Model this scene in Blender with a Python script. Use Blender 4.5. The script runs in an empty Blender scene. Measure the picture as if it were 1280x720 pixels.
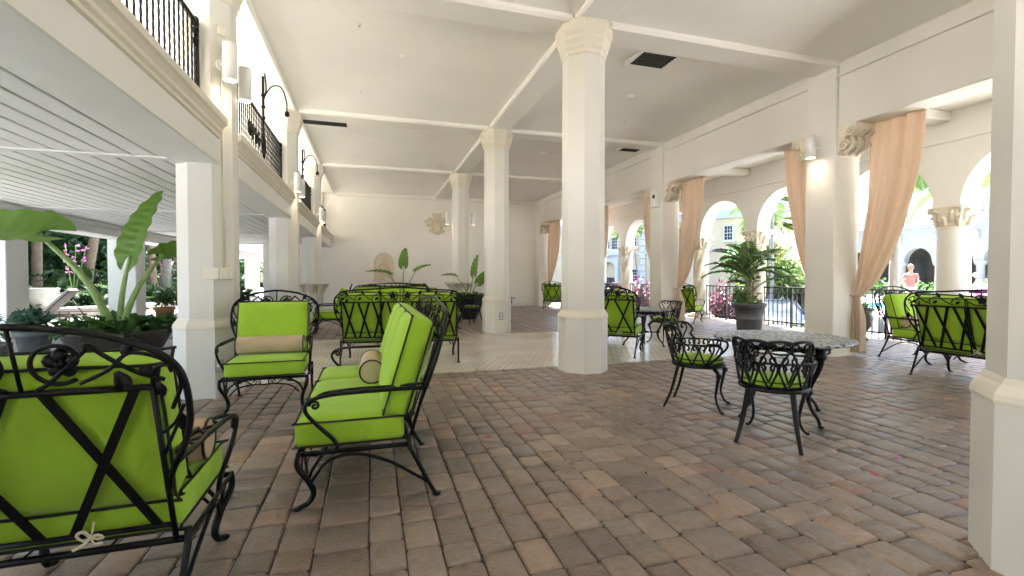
import bpy, math, random
from mathutils import Vector, Matrix, Euler
random.seed(7)
R = math.radians
PI = math.pi
S = bpy.context.scene
COL = S.collection
rnd = random.Random(11)

# ------------------------------------------------------------------ materials
def mat(name, color, rough=0.6, metal=0.0, noise=None, bump=None, spec=None, trans=None, emit=None, sheen=None, crease=None):
    """noise=(scale, amount, detail) brightness mottling that belongs to the surface; bump=(scale, strength)"""
    m = bpy.data.materials.new(name); m.use_nodes = True
    nt = m.node_tree; b = nt.nodes['Principled BSDF']
    b.inputs['Base Color'].default_value = (*color, 1)
    b.inputs['Roughness'].default_value = rough
    b.inputs['Metallic'].default_value = metal
    if spec is not None: b.inputs['Specular IOR Level'].default_value = spec
    tc = None
    if noise or bump:
        tc = nt.nodes.new('ShaderNodeTexCoord')
    if noise:
        n = nt.nodes.new('ShaderNodeTexNoise'); n.inputs['Scale'].default_value = noise[0]
        n.inputs['Detail'].default_value = noise[2] if len(noise) > 2 else 5
        nt.links.new(tc.outputs['Object'], n.inputs['Vector'])
        mr = nt.nodes.new('ShaderNodeMapRange')
        mr.inputs[1].default_value = 0.25; mr.inputs[2].default_value = 0.75
        mr.inputs[3].default_value = 1 - noise[1]; mr.inputs[4].default_value = 1 + noise[1]
        nt.links.new(n.outputs['Fac'], mr.inputs[0])
        vm = nt.nodes.new('ShaderNodeVectorMath'); vm.operation = 'SCALE'
        vm.inputs[0].default_value = color
        nt.links.new(mr.outputs[0], vm.inputs['Scale'])
        nt.links.new(vm.outputs[0], b.inputs['Base Color'])
    if bump:
        n2 = nt.nodes.new('ShaderNodeTexNoise'); n2.inputs['Scale'].default_value = bump[0]; n2.inputs['Detail'].default_value = 6
        nt.links.new(tc.outputs['Object'], n2.inputs['Vector'])
        bp = nt.nodes.new('ShaderNodeBump'); bp.inputs['Strength'].default_value = bump[1]; bp.inputs['Distance'].default_value = 0.02
        nt.links.new(n2.outputs['Fac'], bp.inputs['Height']); nt.links.new(bp.outputs[0], b.inputs['Normal'])
        if crease:   # soft wrinkles of loose cloth
            n3 = nt.nodes.new('ShaderNodeTexNoise'); n3.inputs['Scale'].default_value = crease[0]; n3.inputs['Detail'].default_value = 3; n3.inputs['Distortion'].default_value = 1.2
            nt.links.new(tc.outputs['Object'], n3.inputs['Vector'])
            b3 = nt.nodes.new('ShaderNodeBump'); b3.inputs['Strength'].default_value = crease[1]; b3.inputs['Distance'].default_value = .05
            nt.links.new(n3.outputs['Fac'], b3.inputs['Height']); nt.links.new(b3.outputs[0], bp.inputs['Normal'])
    if trans:      # thin translucency (leaves, cloth): mix a translucent lobe in
        t = nt.nodes.new('ShaderNodeBsdfTranslucent'); t.inputs['Color'].default_value = (*trans[0], 1)
        mx = nt.nodes.new('ShaderNodeMixShader'); mx.inputs[0].default_value = trans[1]
        nt.links.new(b.outputs[0], mx.inputs[1]); nt.links.new(t.outputs[0], mx.inputs[2])
        nt.links.new(mx.outputs[0], nt.nodes['Material Output'].inputs[0])
    if emit:
        b.inputs['Emission Color'].default_value = (*emit[0], 1); b.inputs['Emission Strength'].default_value = emit[1]
    if sheen: b.inputs['Sheen Weight'].default_value = sheen
    return m

def island_mat(name, stops, rough=(0.4, 0.65), noise=None, trans=None, bump=None):
    """colour picked at random per loose piece (paver, leaf)"""
    m = bpy.data.materials.new(name); m.use_nodes = True
    nt = m.node_tree; b = nt.nodes['Principled BSDF']
    g = nt.nodes.new('ShaderNodeNewGeometry')
    cr = nt.nodes.new('ShaderNodeValToRGB'); cr.color_ramp.interpolation = 'LINEAR'
    el = cr.color_ramp.elements
    while len(el) < len(stops): el.new(0.5)
    for e, (p, c) in zip(el, stops): e.position = p; e.color = (*c, 1)
    nt.links.new(g.outputs['Random Per Island'], cr.inputs[0])
    out = cr.outputs[0]
    if noise:
        tc = nt.nodes.new('ShaderNodeTexCoord')
        acc = None
        for (sc, am, de) in noise:
            n = nt.nodes.new('ShaderNodeTexNoise'); n.inputs['Scale'].default_value = sc; n.inputs['Detail'].default_value = de
            nt.links.new(tc.outputs['Object'], n.inputs['Vector'])
            mr = nt.nodes.new('ShaderNodeMapRange'); mr.inputs[1].default_value = .25; mr.inputs[2].default_value = .75
            mr.inputs[3].default_value = 1 - am; mr.inputs[4].default_value = 1 + am
            nt.links.new(n.outputs['Fac'], mr.inputs[0])
            vm = nt.nodes.new('ShaderNodeVectorMath'); vm.operation = 'SCALE'
            nt.links.new(out, vm.inputs[0]); nt.links.new(mr.outputs[0], vm.inputs['Scale']); out = vm.outputs[0]
    nt.links.new(out, b.inputs['Base Color'])
    mr = nt.nodes.new('ShaderNodeMapRange'); mr.inputs[3].default_value = rough[0]; mr.inputs[4].default_value = rough[1]
    nt.links.new(g.outputs['Random Per Island'], mr.inputs[0]); nt.links.new(mr.outputs[0], b.inputs['Roughness'])
    if bump:
        tc2 = nt.nodes.new('ShaderNodeTexCoord')
        n2 = nt.nodes.new('ShaderNodeTexNoise'); n2.inputs['Scale'].default_value = bump[0]; n2.inputs['Detail'].default_value = 8
        nt.links.new(tc2.outputs['Object'], n2.inputs['Vector'])
        bp = nt.nodes.new('ShaderNodeBump'); bp.inputs['Strength'].default_value = bump[1]; bp.inputs['Distance'].default_value = 0.01
        nt.links.new(n2.outputs['Fac'], bp.inputs['Height']); nt.links.new(bp.outputs[0], b.inputs['Normal'])
    if trans:
        t = nt.nodes.new('ShaderNodeBsdfTranslucent'); nt.links.new(out, t.inputs['Color'])
        mx = nt.nodes.new('ShaderNodeMixShader'); mx.inputs[0].default_value = trans
        nt.links.new(b.outputs[0], mx.inputs[1]); nt.links.new(t.outputs[0], mx.inputs[2])
        nt.links.new(mx.outputs[0], nt.nodes['Material Output'].inputs[0])
    return m

M = {}
M['plaster'] = mat('wall plaster', (.73, .715, .67), .75, noise=(.8, .055, 8), bump=(14, .2))
M['wall'] = mat('end wall plaster', (.81, .785, .735), .75, noise=(.8, .045, 8), bump=(14, .2))
M['ceiling'] = mat('ceiling plaster', (.84, .825, .79), .8, noise=(.7, .05, 8), bump=(8, .18))
M['column'] = mat('painted column', (.66, .645, .60), .5, noise=(1.6, .05, 8), bump=(24, .12))
M['cream'] = mat('cream moulding', (.69, .645, .555), .55, noise=(3, .05, 5), bump=(40, .06))
M['stone'] = mat('carved cast stone', (.70, .64, .53), .7, noise=(6, .1, 6), bump=(50, .25))
M['relief'] = mat('tan plaster relief', (.68, .61, .47), .7, noise=(12, .1, 5), bump=(60, .2))
M['board'] = mat('white painted board', (.76, .75, .72), .5, noise=(1.5, .04, 6), bump=(25, .08))
M['gap'] = mat('dark board gap', (.26, .25, .235), .9)
M['iron'] = mat('black wrought iron', (.005, .005, .0055), .42, .0, noise=(30, .35, 4), bump=(90, .15), spec=.25)
M['cast'] = mat('black cast aluminium', (.006, .0065, .008), .40, .05, noise=(40, .35, 4), bump=(120, .2), spec=.32)
M['rail'] = mat('dark railing paint', (.018, .018, .022), .45, spec=.5)
M['green'] = mat('lime green canvas', (.305, .52, .022), .85, noise=(5, .11, 6), bump=(220, .22), sheen=.15, crease=(5, .35))
M['piping'] = mat('dark piping cord', (.012, .016, .01), .7)
M['tan'] = mat('tan canvas', (.50, .385, .26), .85, noise=(8, .07, 5), bump=(220, .2), crease=(7, .25))
M['cord'] = mat('cream tie tape', (.66, .58, .45), .8)
M['curtain'] = mat('peach curtain cloth', (.76, .635, .52), .9, noise=(3, .05, 4), bump=(160, .1), crease=(4, .3), trans=((.78, .64, .50), .38))
M['sconce'] = mat('white metal fitting', (.80, .80, .79), .4)
M['lamp'] = mat('lit lamp', (1, .85, .6), .5, emit=((1, .80, .55), 3))
M['grille'] = mat('dark grille', (.03, .03, .03), .6)
M['plate'] = mat('grey metal plate', (.30, .30, .29), .4, .4)
M['switch'] = mat('cream plastic', (.72, .68, .58), .45)
M['glass'] = mat('window glass', (.03, .04, .05), .12, spec=.35)
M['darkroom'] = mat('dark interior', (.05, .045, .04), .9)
M['pot'] = mat('charcoal resin pot', (.10, .104, .11), .6, noise=(8, .12, 5), bump=(40, .08))
M['potdark'] = mat('dark bronze bowl', (.035, .03, .025), .45, noise=(9, .3, 5))
M['terracotta'] = mat('terracotta', (.40, .17, .085), .75, noise=(9, .12, 5))
M['bedwall'] = mat('weathered bed wall', (.30, .28, .24), .85, noise=(3, .2, 7), bump=(30, .3))
M['urn'] = mat('pale stone urn', (.50, .47, .41), .75, noise=(8, .08, 5))
M['soil'] = mat('soil', (.05, .035, .024), .95, noise=(30, .4, 5), bump=(40, .6))
M['bark'] = mat('tan palm bark', (.27, .195, .14), .9, noise=(6, .25, 8), bump=(18, .6))
M['barkgrey'] = mat('grey bark', (.27, .255, .235), .9, noise=(7, .25, 8), bump=(18, .6))
M['stem'] = mat('pale green stem', (.22, .33, .10), .5, noise=(8, .15, 5))
M['earleaf'] = mat('elephant ear leaf', (.105, .22, .03), .38, noise=(4, .14, 6), bump=(14, .2), trans=((.22, .40, .04), .3))
M['palm'] = island_mat('palm leaf', [(0, (.055, .115, .035)), (.5, (.10, .20, .05)), (1, (.22, .32, .09))], (.35, .5), trans=.25)
M['palmyellow'] = island_mat('yellow green palm leaf', [(0, (.05, .10, .02)), (.5, (.10, .15, .03)), (1, (.17, .20, .045))], (.35, .5), trans=.3)
M['leafdark'] = island_mat('deep green leaf', [(0, (.012, .045, .014)), (.5, (.022, .075, .02)), (1, (.05, .12, .03))], (.3, .5), trans=.15)
M['leafmid'] = island_mat('mid green leaf', [(0, (.03, .085, .02)), (.5, (.055, .135, .03)), (1, (.10, .20, .045))], (.35, .55), trans=.22)
M['leafblue'] = island_mat('blue green leaf', [(0, (.03, .09, .06)), (.5, (.05, .13, .085)), (1, (.09, .19, .12))], (.4, .55), trans=.2)
M['leaflight'] = island_mat('light green leaf', [(0, (.08, .16, .04)), (.5, (.13, .24, .06)), (1, (.22, .34, .12))], (.4, .55), trans=.25)
M['croton'] = island_mat('croton leaf', [(0, (.10, .035, .02)), (.35, (.16, .08, .025)), (.65, (.06, .09, .02)), (1, (.15, .14, .03))], (.4, .55), trans=.2)
M['magenta'] = island_mat('magenta bracts', [(0, (.07, .01, .03)), (.45, (.12, .022, .055)), (.7, (.18, .06, .105)), (1, (.035, .065, .018))], (.5, .6), trans=.3)
M['orchid'] = island_mat('pink blooms', [(0, (.55, .14, .42)), (1, (.75, .32, .62))], (.5, .6), trans=.3)
M['petal'] = mat('pink petal', (.55, .04, .26), .6)
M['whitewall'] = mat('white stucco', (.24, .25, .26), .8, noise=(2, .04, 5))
M['yellowwall'] = mat('pale yellow stucco', (.55, .45, .31), .85, noise=(1.2, .04, 5))
M['roofgrey'] = mat('pale roof', (.36, .40, .44), .6)
M['balcony'] = mat('balcony stucco', (.56, .51, .43), .85, noise=(1.5, .06, 6))
M['trimpale'] = mat('pale cast trim', (.28, .285, .29), .7)
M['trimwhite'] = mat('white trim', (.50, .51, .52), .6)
M['carblue'] = mat('dark blue car paint', (.012, .018, .035), .5, 0, spec=.08)
M['carblack'] = mat('black car paint', (.008, .009, .011), .5, 0, spec=.08)
M['rubber'] = mat('rubber', (.02, .02, .02), .8)
M['chrome'] = mat('chrome', (.6, .6, .62), .2, .9)
M['plateyellow'] = mat('white plate', (.6, .6, .58), .5)
M['skin'] = mat('skin', (.30, .165, .115), .55)
M['hair'] = mat('light brown hair', (.12, .06, .03), .6)
M['shirt'] = mat('pale pink shirt', (.20, .085, .075), .85)
M['trouser'] = mat('white trousers', (.30, .29, .275), .85)
M['wicker'] = mat('brown wicker', (.085, .06, .042), .7, noise=(60, .5, 3), bump=(90, .6))
M['whitecushion'] = mat('white cushion', (.36, .35, .33), .85)
M['concrete'] = mat('pale concrete', (.45, .45, .445), .8, noise=(1.5, .08, 7), bump=(12, .12))
M['drive'] = mat('pale driveway', (.32, .32, .31), .85, noise=(.6, .1, 7))
M['sand'] = mat('joint sand', (.085, .066, .052), .95, noise=(14, .3, 6), bump=(60, .3))
M['patio'] = mat('grey patio stone', (.42, .42, .425), .8, noise=(1.5, .1, 7), bump=(12, .12))
M['water'] = mat('pool water', (.05, .22, .28), .06, spec=.6)
PAV = [(0, (0.156, 0.124, 0.104)), (0.18, (0.237, 0.173, 0.135)), (0.36, (0.2, 0.161, 0.135)), (0.54, (0.281, 0.21, 0.163)), (0.7, (0.222, 0.185, 0.159)), (0.88, (0.344, 0.26, 0.203)), (1, (0.269, 0.173, 0.129))]
M['paver'] = island_mat('tumbled brick paver', PAV, (.27, .46), noise=[(1.1, .12, 3), (26, .16, 7)], bump=(46, .75))

def tile_material():
    m = bpy.data.materials.new('polished terrazzo tile'); m.use_nodes = True
    nt = m.node_tree; b = nt.nodes['Principled BSDF']
    tc = nt.nodes.new('ShaderNodeTexCoord')
    br = nt.nodes.new('ShaderNodeTexBrick'); br.offset = .5
    br.inputs['Color1'].default_value = (.66, .605, .535, 1); br.inputs['Color2'].default_value = (.61, .555, .49, 1)
    br.inputs['Mortar'].default_value = (.42, .375, .32, 1)
    br.inputs['Scale'].default_value = 1; br.inputs['Mortar Size'].default_value = .008
    br.inputs['Brick Width'].default_value = .10; br.inputs['Row Height'].default_value = .10
    nt.links.new(tc.outputs['Object'], br.inputs['Vector'])
    n = nt.nodes.new('ShaderNodeTexNoise'); n.inputs['Scale'].default_value = 1.3; n.inputs['Detail'].default_value = 6
    nt.links.new(tc.outputs['Object'], n.inputs['Vector'])
    mr = nt.nodes.new('ShaderNodeMapRange'); mr.inputs[1].default_value = .25; mr.inputs[2].default_value = .75
    mr.inputs[3].default_value = .85; mr.inputs[4].default_value = 1.15
    nt.links.new(n.outputs[0], mr.inputs[0])
    vm = nt.nodes.new('ShaderNodeVectorMath'); vm.operation = 'SCALE'
    nt.links.new(br.outputs[0], vm.inputs[0]); nt.links.new(mr.outputs[0], vm.inputs['Scale'])
    nt.links.new(vm.outputs[0], b.inputs['Base Color'])
    mr2 = nt.nodes.new('ShaderNodeMapRange'); mr2.inputs[1].default_value = .3; mr2.inputs[2].default_value = .7
    mr2.inputs[3].default_value = .13; mr2.inputs[4].default_value = .27
    nt.links.new(n.outputs[0], mr2.inputs[0]); nt.links.new(mr2.outputs[0], b.inputs['Roughness'])
    b.inputs['Specular IOR Level'].default_value = .6
    bp = nt.nodes.new('ShaderNodeBump'); bp.inputs['Strength'].default_value = .15; bp.inputs['Distance'].default_value = .002
    inv = nt.nodes.new('ShaderNodeMath'); inv.operation = 'SUBTRACT'; inv.inputs[0].default_value = 1
    nt.links.new(br.outputs['Fac'], inv.inputs[1]); nt.links.new(inv.outputs[0], bp.inputs['Height'])
    nt.links.new(bp.outputs[0], b.inputs['Normal'])
    return m
M['tile'] = tile_material()

def tabletop_material():
    m = bpy.data.materials.new('cast lattice table top'); m.use_nodes = True
    nt = m.node_tree; b = nt.nodes['Principled BSDF']
    tc = nt.nodes.new('ShaderNodeTexCoord')
    v = nt.nodes.new('ShaderNodeTexVoronoi'); v.feature = 'DISTANCE_TO_EDGE'; v.inputs['Scale'].default_value = 19
    nt.links.new(tc.outputs['Object'], v.inputs['Vector'])
    cr = nt.nodes.new('ShaderNodeValToRGB'); cr.color_ramp.elements[0].position = .10; cr.color_ramp.elements[1].position = .20
    cr.color_ramp.elements[0].color = (.36, .39, .42, 1); cr.color_ramp.elements[1].color = (.012, .013, .015, 1)  # pale ramp end paints glints of the cast metal, dark end its holes
    nt.links.new(v.outputs['Distance'], cr.inputs[0])
    nt.links.new(cr.outputs[0], b.inputs['Base Color'])
    b.inputs['Roughness'].default_value = .45; b.inputs['Metallic'].default_value = .2
    bp = nt.nodes.new('ShaderNodeBump'); bp.inputs['Strength'].default_value = .8; bp.inputs['Distance'].default_value = .006; bp.invert = True
    nt.links.new(v.outputs['Distance'], bp.inputs['Height']); nt.links.new(bp.outputs[0], b.inputs['Normal'])
    return m
M['tabletop'] = tabletop_material()

# ------------------------------------------------------------------ mesh builder
def V(*a): return Vector(a)
KIDS = {}
class MB:
    def __init__(s): s.v = []; s.f = []; s.sm = []
    def add(s, vs, fs, smooth=False, mx=None):
        o = len(s.v)
        if mx is not None: vs = [mx @ Vector(p) for p in vs]
        s.v += [tuple(p) for p in vs]; s.f += [tuple(i + o for i in f) for f in fs]; s.sm += [smooth] * len(fs)
        return s
    def box(s, lo, hi, mx=None):
        x0, y0, z0 = lo; x1, y1, z1 = hi
        vs = [(x0,y0,z0),(x1,y0,z0),(x1,y1,z0),(x0,y1,z0),(x0,y0,z1),(x1,y0,z1),(x1,y1,z1),(x0,y1,z1)]
        return s.add(vs, [(3,2,1,0),(4,5,6,7),(0,1,5,4),(1,2,6,5),(2,3,7,6),(3,0,4,7)], False, mx)
    def bevbox(s, lo, hi, b=.01, mx=None):
        """box whose twelve edges are chamfered"""
        c = [(lo[i]+hi[i])/2 for i in range(3)]; h = [(hi[i]-lo[i])/2 for i in range(3)]
        b = min(b, *(q*.45 for q in h))
        vs = []; idx = {}
        for sx in (-1,1):
            for sy in (-1,1):
                for sz in (-1,1):
                    for k in range(3):
                        d = [h[0]-b, h[1]-b, h[2]-b]; d[k] = h[k]
                        idx[(sx,sy,sz,k)] = len(vs); vs.append((c[0]+sx*d[0], c[1]+sy*d[1], c[2]+sz*d[2]))
        fs = []
        for k in range(3):
            a, d = (k+1)%3, (k+2)%3
            for sg in (-1,1):
                q = []
                for (p, r) in ((-1,-1),(1,-1),(1,1),(-1,1)):
                    t = [0,0,0]; t[k]=sg; t[a]=p; t[d]=r; q.append(idx[(*t,k)])
                fs.append(tuple(q if sg>0 else q[::-1]))
            for p in (-1,1):
                for r in (-1,1):
                    t0=[0,0,0]; t0[a]=p; t0[d]=r; t0[k]=-1; t1=list(t0); t1[k]=1
                    q=[idx[(*t0,a)],idx[(*t1,a)],idx[(*t1,d)],idx[(*t0,d)]]
                    fs.append(tuple(q if p*r<0 else q[::-1]))
        for sx in (-1,1):
            for sy in (-1,1):
                for sz in (-1,1):
                    q=[idx[(sx,sy,sz,k)] for k in range(3)]
                    fs.append(tuple(q if sx*sy*sz>0 else q[::-1]))
        return s.add(vs, fs, False, mx)
    def tube(s, pts, r, n=6, closed=False, cap=True, flat=None, mx=None):
        """sweep; r number or list; flat=(w,h) gives an oval section"""
        P = [Vector(p) for p in pts]; m = len(P)
        if m < 2: return s
        rr = r if isinstance(r, (list, tuple)) else [r]*m
        T = []
        for i in range(m):
            a = P[(i-1)%m] if (closed or i>0) else P[i]; b = P[(i+1)%m] if (closed or i<m-1) else P[i]
            t = (b-a); T.append(t.normalized() if t.length>1e-9 else V(0,0,1))
        up = V(0,0,1) if abs(T[0].z)<.9 else V(1,0,0)
        N = (up - T[0]*up.dot(T[0])).normalized()
        vs = []
        for i in range(m):
            N = (N - T[i]*N.dot(T[i]))
            N = N.normalized() if N.length>1e-6 else T[i].orthogonal().normalized()
            B = T[i].cross(N)
            for k in range(n):
                a = 2*PI*k/n
                ca, sa = math.cos(a), math.sin(a)
                if flat: ca *= flat[0]; sa *= flat[1]
                vs.append(P[i] + (N*ca + B*sa)*rr[i])
        fs = []
        L = m if closed else m-1
        for i in range(L):
            j = (i+1)%m
            for k in range(n):
                k2 = (k+1)%n
                fs.append((i*n+k, i*n+k2, j*n+k2, j*n+k))
        if cap and not closed:
            fs.append(tuple(range(n))[::-1]); fs.append(tuple((m-1)*n+k for k in range(n)))
        return s.add(vs, fs, True, mx)
    def lathe(s, prof, n=16, c=(0,0,0), rot=0, smooth=True, mx=None, cap=True):
        vs = []; fs = []
        for (r, z) in prof:
            for k in range(n):
                a = rot + 2*PI*k/n
                vs.append((c[0]+r*math.cos(a), c[1]+r*math.sin(a), c[2]+z))
        for i in range(len(prof)-1):
            for k in range(n):
                k2=(k+1)%n
                fs.append((i*n+k, i*n+k2, (i+1)*n+k2, (i+1)*n+k))
        s.add(vs, fs, smooth, mx)
        if cap:
            o=len(vs); m=len(prof)
            s.add([vs[k] for k in range(n)], [tuple(range(n))[::-1]], False, mx)
            s.add([vs[(m-1)*n+k] for k in range(n)], [tuple(range(n))], False, mx)
        return s
    def octo(s, prof, c):      # flat sided octagon with faces square to the axes; radius = apothem
        return s.lathe([(r/math.cos(PI/8), z) for r, z in prof], 8, c, PI/8, False)
    def ball(s, c, r, n=8, m=6, sc=(1,1,1), mx=None):
        vs=[]; fs=[]
        for i in range(m+1):
            t=PI*i/m
            for k in range(n):
                a=2*PI*k/n
                vs.append((c[0]+sc[0]*r*math.sin(t)*math.cos(a), c[1]+sc[1]*r*math.sin(t)*math.sin(a), c[2]-sc[2]*r*math.cos(t)))
        for i in range(m):
            for k in range(n):
                k2=(k+1)%n; fs.append((i*n+k,i*n+k2,(i+1)*n+k2,(i+1)*n+k))
        return s.add(vs, fs, True, mx)
    def cushion(s, lo, hi, r=.04, crown=.02, n=9, mx=None, axis=2):
        """soft box: rounded edges and a crowned face on both sides of the given axis"""
        c=[(lo[i]+hi[i])/2 for i in range(3)]; h=[(hi[i]-lo[i])/2 for i in range(3)]
        r=min(r,*(q*.98 for q in h))
        def warp(p):
            q=[p[i]*h[i] for i in range(3)]
            inn=[max(-(h[i]-r),min(h[i]-r,q[i])) for i in range(3)]
            d=Vector([q[i]-inn[i] for i in range(3)])
            if d.length>1e-9: d=d.normalized()*r
            o=[inn[i]+d[i] for i in range(3)]
            a,b=[i for i in range(3) if i!=axis]
            k=max(0,1-p[a]**2)*max(0,1-p[b]**2)
            o[axis]+= (1 if p[axis]>0 else -1)*crown*(k**.5)*abs(p[axis])
            return [c[i]+o[i] for i in range(3)]
        g=[-1+2*i/n for i in range(n+1)]
        g=[math.copysign(abs(x)**.7,x) for x in g]
        for ax in range(3):
            a,b=(ax+1)%3,(ax+2)%3
            for sg in (-1,1):
                vs=[]; fs=[]
                for i in range(n+1):
                    for j in range(n+1):
                        p=[0,0,0]; p[ax]=sg; p[a]=g[i]; p[b]=g[j]; vs.append(warp(p))
                for i in range(n):
                    for j in range(n):
                        q=(i*(n+1)+j,(i+1)*(n+1)+j,(i+1)*(n+1)+j+1,i*(n+1)+j+1)
                        fs.append(q if sg>0 else q[::-1])
                s.add(vs,fs,True,mx)
        return s
    def extrude(s, poly, y0, y1, mx=None):
        """poly of (x,z), extruded along y"""
        n=len(poly)
        vs=[(x,y0,z) for x,z in poly]+[(x,y1,z) for x,z in poly]
        fs=[tuple(range(n)),tuple(range(2*n-1,n-1,-1))]+[(i,i+n,(i+1)%n+n,(i+1)%n) for i in range(n)]
        return s.add(vs,fs,False,mx)
    def build(s, name, m, parent=None, loc=None, weld=False):
        me=bpy.data.meshes.new(name); me.from_pydata(s.v,[],s.f)
        me.polygons.foreach_set('use_smooth', s.sm)
        if weld:
            import bmesh
            bm=bmesh.new(); bm.from_mesh(me); bmesh.ops.remove_doubles(bm,verts=bm.verts,dist=1e-4); bm.to_mesh(me); bm.free()
        me.materials.append(m); me.update()
        o=bpy.data.objects.new(name,me); COL.objects.link(o)
        if parent: o.parent=parent; KIDS.setdefault(parent.name,[]).append(o)
        if loc: o.location=loc
        return o

def spline(pts, k=6, closed=False):
    P=[Vector(p) for p in pts]; n=len(P); out=[]
    rng=range(n) if closed else range(n-1)
    for i in rng:
        p1,p2=P[i],P[(i+1)%n]
        p0=P[i-1] if (closed or i>0) else p1*2-p2
        p3=P[(i+2)%n] if (closed or i<n-2) else p2*2-p1
        for j in range(k):
            t=j/k
            out.append(.5*((2*p1)+(p2-p0)*t+(2*p0-5*p1+4*p2-p3)*t*t+(3*p1-p0-3*p2+p3)*t**3))
    if not closed: out.append(P[-1])
    return out

# ------------------------------------------------------------------ objects
def tag(o, label=None, cat=None, group=None, kind=None):
    if label: o['label']=label
    if cat: o['category']=cat
    if group: o['group']=group
    if kind: o['kind']=kind
    return o
def thing(name, label, cat, loc=(0,0,0), rotz=0, group=None):
    o=bpy.data.objects.new(name,None); COL.objects.link(o)
    o.location=loc; o.rotation_euler=(0,0,rotz); o.empty_display_size=.1
    return tag(o,label,cat,group)
def kids(o): return list(KIDS.get(o.name,()))
def dup(src, loc, rotz, label, group=None, only=None):
    def cp(o,par):
        c=o.copy(); COL.objects.link(c)
        if par: c.parent=par; KIDS.setdefault(par.name,[]).append(c)
        for ch in kids(o):
            cp(ch,c)
        return c
    r=cp(src,None); r.location=loc; r.rotation_euler=(0,0,rotz); r['label']=label
    if group: r['group']=group
    return r
def face(dx,dy): return math.atan2(dy,dx)-PI/2       # rotation that turns local +y to the given heading
# ================================================================== SETTING
ROWS=[1.13,5.57,9.99,14.41]; BACKY=18.83
LX=-1.61; CX=2.66; RX=6.70           # left colonnade, middle columns, face of the right piers
CEIL=4.36

# --- paving: loose pavers laid in courses along the hall
def pavers(x0,x1,y0,y1,seed,near):
    rg=random.Random(seed); mb=MB()
    x=x0; u=.078
    while x<x1-.05:
        w=rg.choice([2,2,2,3])*u
        if x+w>x1: w=x1-x
        y=y0-rg.random()*.2
        while y<y1:
            l=rg.choice([2,3,3,2,3])*u
            a0,a1=max(y,y0),min(y+l,y1)
            if a1-a0>.05 and w>.05:
                g=.0027; e=.010
                jx=rg.uniform(-.002,.002); jy=rg.uniform(-.002,.002)
                xa,xb,ya,yb=x+g+jx,x+w-g+jx,a0+g+jy,a1-g+jy
                z=rg.uniform(-.0016,.0016); tx=rg.uniform(-.006,.006); ty=rg.uniform(-.006,.006)
                cx,cy=(xa+xb)/2,(ya+yb)/2
                c=rg.uniform(.008,.022)
                def ring(i,zz):
                    A,B,C,D=xa+i,xb-i,ya+i,yb-i
                    k=c+ (i*.3)
                    pts=[(A+k,C),(B-k,C),(B-k*.3,C+k*.3),(B,C+k),(B,D-k),(B-k*.3,D-k*.3),(B-k,D),(A+k,D),(A+k*.3,D-k*.3),(A,D-k),(A,C+k),(A+k*.3,C+k*.3)]
                    return [(p,q,zz+z+(p-cx)*tx+(q-cy)*ty) for p,q in pts]
                v=ring(0,-.016)+ring(.0025,-.006)+ring(e,0)
                f=[]
                for r_ in range(2):
                    for k in range(12):
                        k2=(k+1)%12; f.append((r_*12+k,r_*12+k2,r_*12+12+k2,r_*12+12+k))
                f.append(tuple(range(24,36)))
                mb.add(v,f,True)
            y+=l
        x+=w
    return mb
TX0,TX1,TY0,TY1=-1.5,6.45,5.86,9.62
mb=MB()
for a,b,c,d,sd,nr in [(-2.2,7.4,.4,TY0-.004,3,True),(TX1+.004,7.4,TY0,TY1,4,False),(-2.2,9.88,TY1+.004,BACKY+2,5,False),(7.4,9.88,-1.5,TY1+.004,6,False),(-2.2,TX0-.004,TY0,TY1,7,False)]:
    p=pavers(a,b,c,d,sd,nr); mb.add(p.v,p.f,True)
tag(mb.build('brick_paving',M['paver']),kind='structure')
mb=MB(); mb.box((-2.2,-12,-.2),(9.9,BACKY+2,-.0125)); tag(mb.build('terrace_base',M['sand']),kind='structure')
mb=MB(); mb.box((TX0,TY0,-.01),(TX1,TY1,.001)); tag(mb.build('tiled_floor',M['tile']),kind='structure')
mb=MB(); mb.box((-60,-30,-.3),(-2.203,60,-.008)); tag(mb.build('patio_pavement',M['patio']),kind='structure')
mb=MB(); mb.box((-250,-250,-1.6),(400,400,-1.2)); tag(mb.build('driveway_ground',M['drive']),kind='structure')
poly=[(9.903,-20),(46,-20),(46,33),(27.6,27.0),(21.5,18.4),(12.5,7.9),(9.903,7.4)]
n=len(poly); mb.add([(x,y,-.05) for x,y in poly]+[(x,y,-1.3) for x,y in poly],[tuple(range(n)),]+[(i,i+n,(i+1)%n+n,(i+1)%n) for i in range(n)])
tag(mb.build('pool_deck',M['drive']),kind='structure')

# --- ceiling: shallow vaulted bays
def bay(mb,x0,x1,y0,y1,h,n=18):
    vs=[];fs=[]
    for i in range(n+1):
        for j in range(n+1):
            u=i/n;v=j/n
            def f(t): s=1-abs(2*t-1); return 1-(1-s)**2.6
            a,b=f(u),f(v)
            z=CEIL+.06+h*(min(a,b)*.75+a*b*.25)
            vs.append((x0+(x1-x0)*u,y0+(y1-y0)*v,z))
    for i in range(n):
        for j in range(n):
            q=(i*(n+1)+j,i*(n+1)+j+1,(i+1)*(n+1)+j+1,(i+1)*(n+1)+j); fs.append(q)
    mb.add(vs,fs,True)
mb=MB()
edges=[-3.3]+ROWS+[BACKY+.02]
for k in range(len(edges)-1):
    ya=edges[k]+(.2 if k else 0); yb=edges[k+1]-(.2 if k<len(edges)-2 else 0)
    bay(mb,LX+.26,CX-.2,ya,yb,.25); bay(mb,CX+.2,RX+.06,ya,yb,.13)
mb.box((LX-.3,-3.3,4.86),(7.2,BACKY+.3,4.96))
tag(mb.build('ceiling',M['ceiling']),kind='structure')

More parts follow.
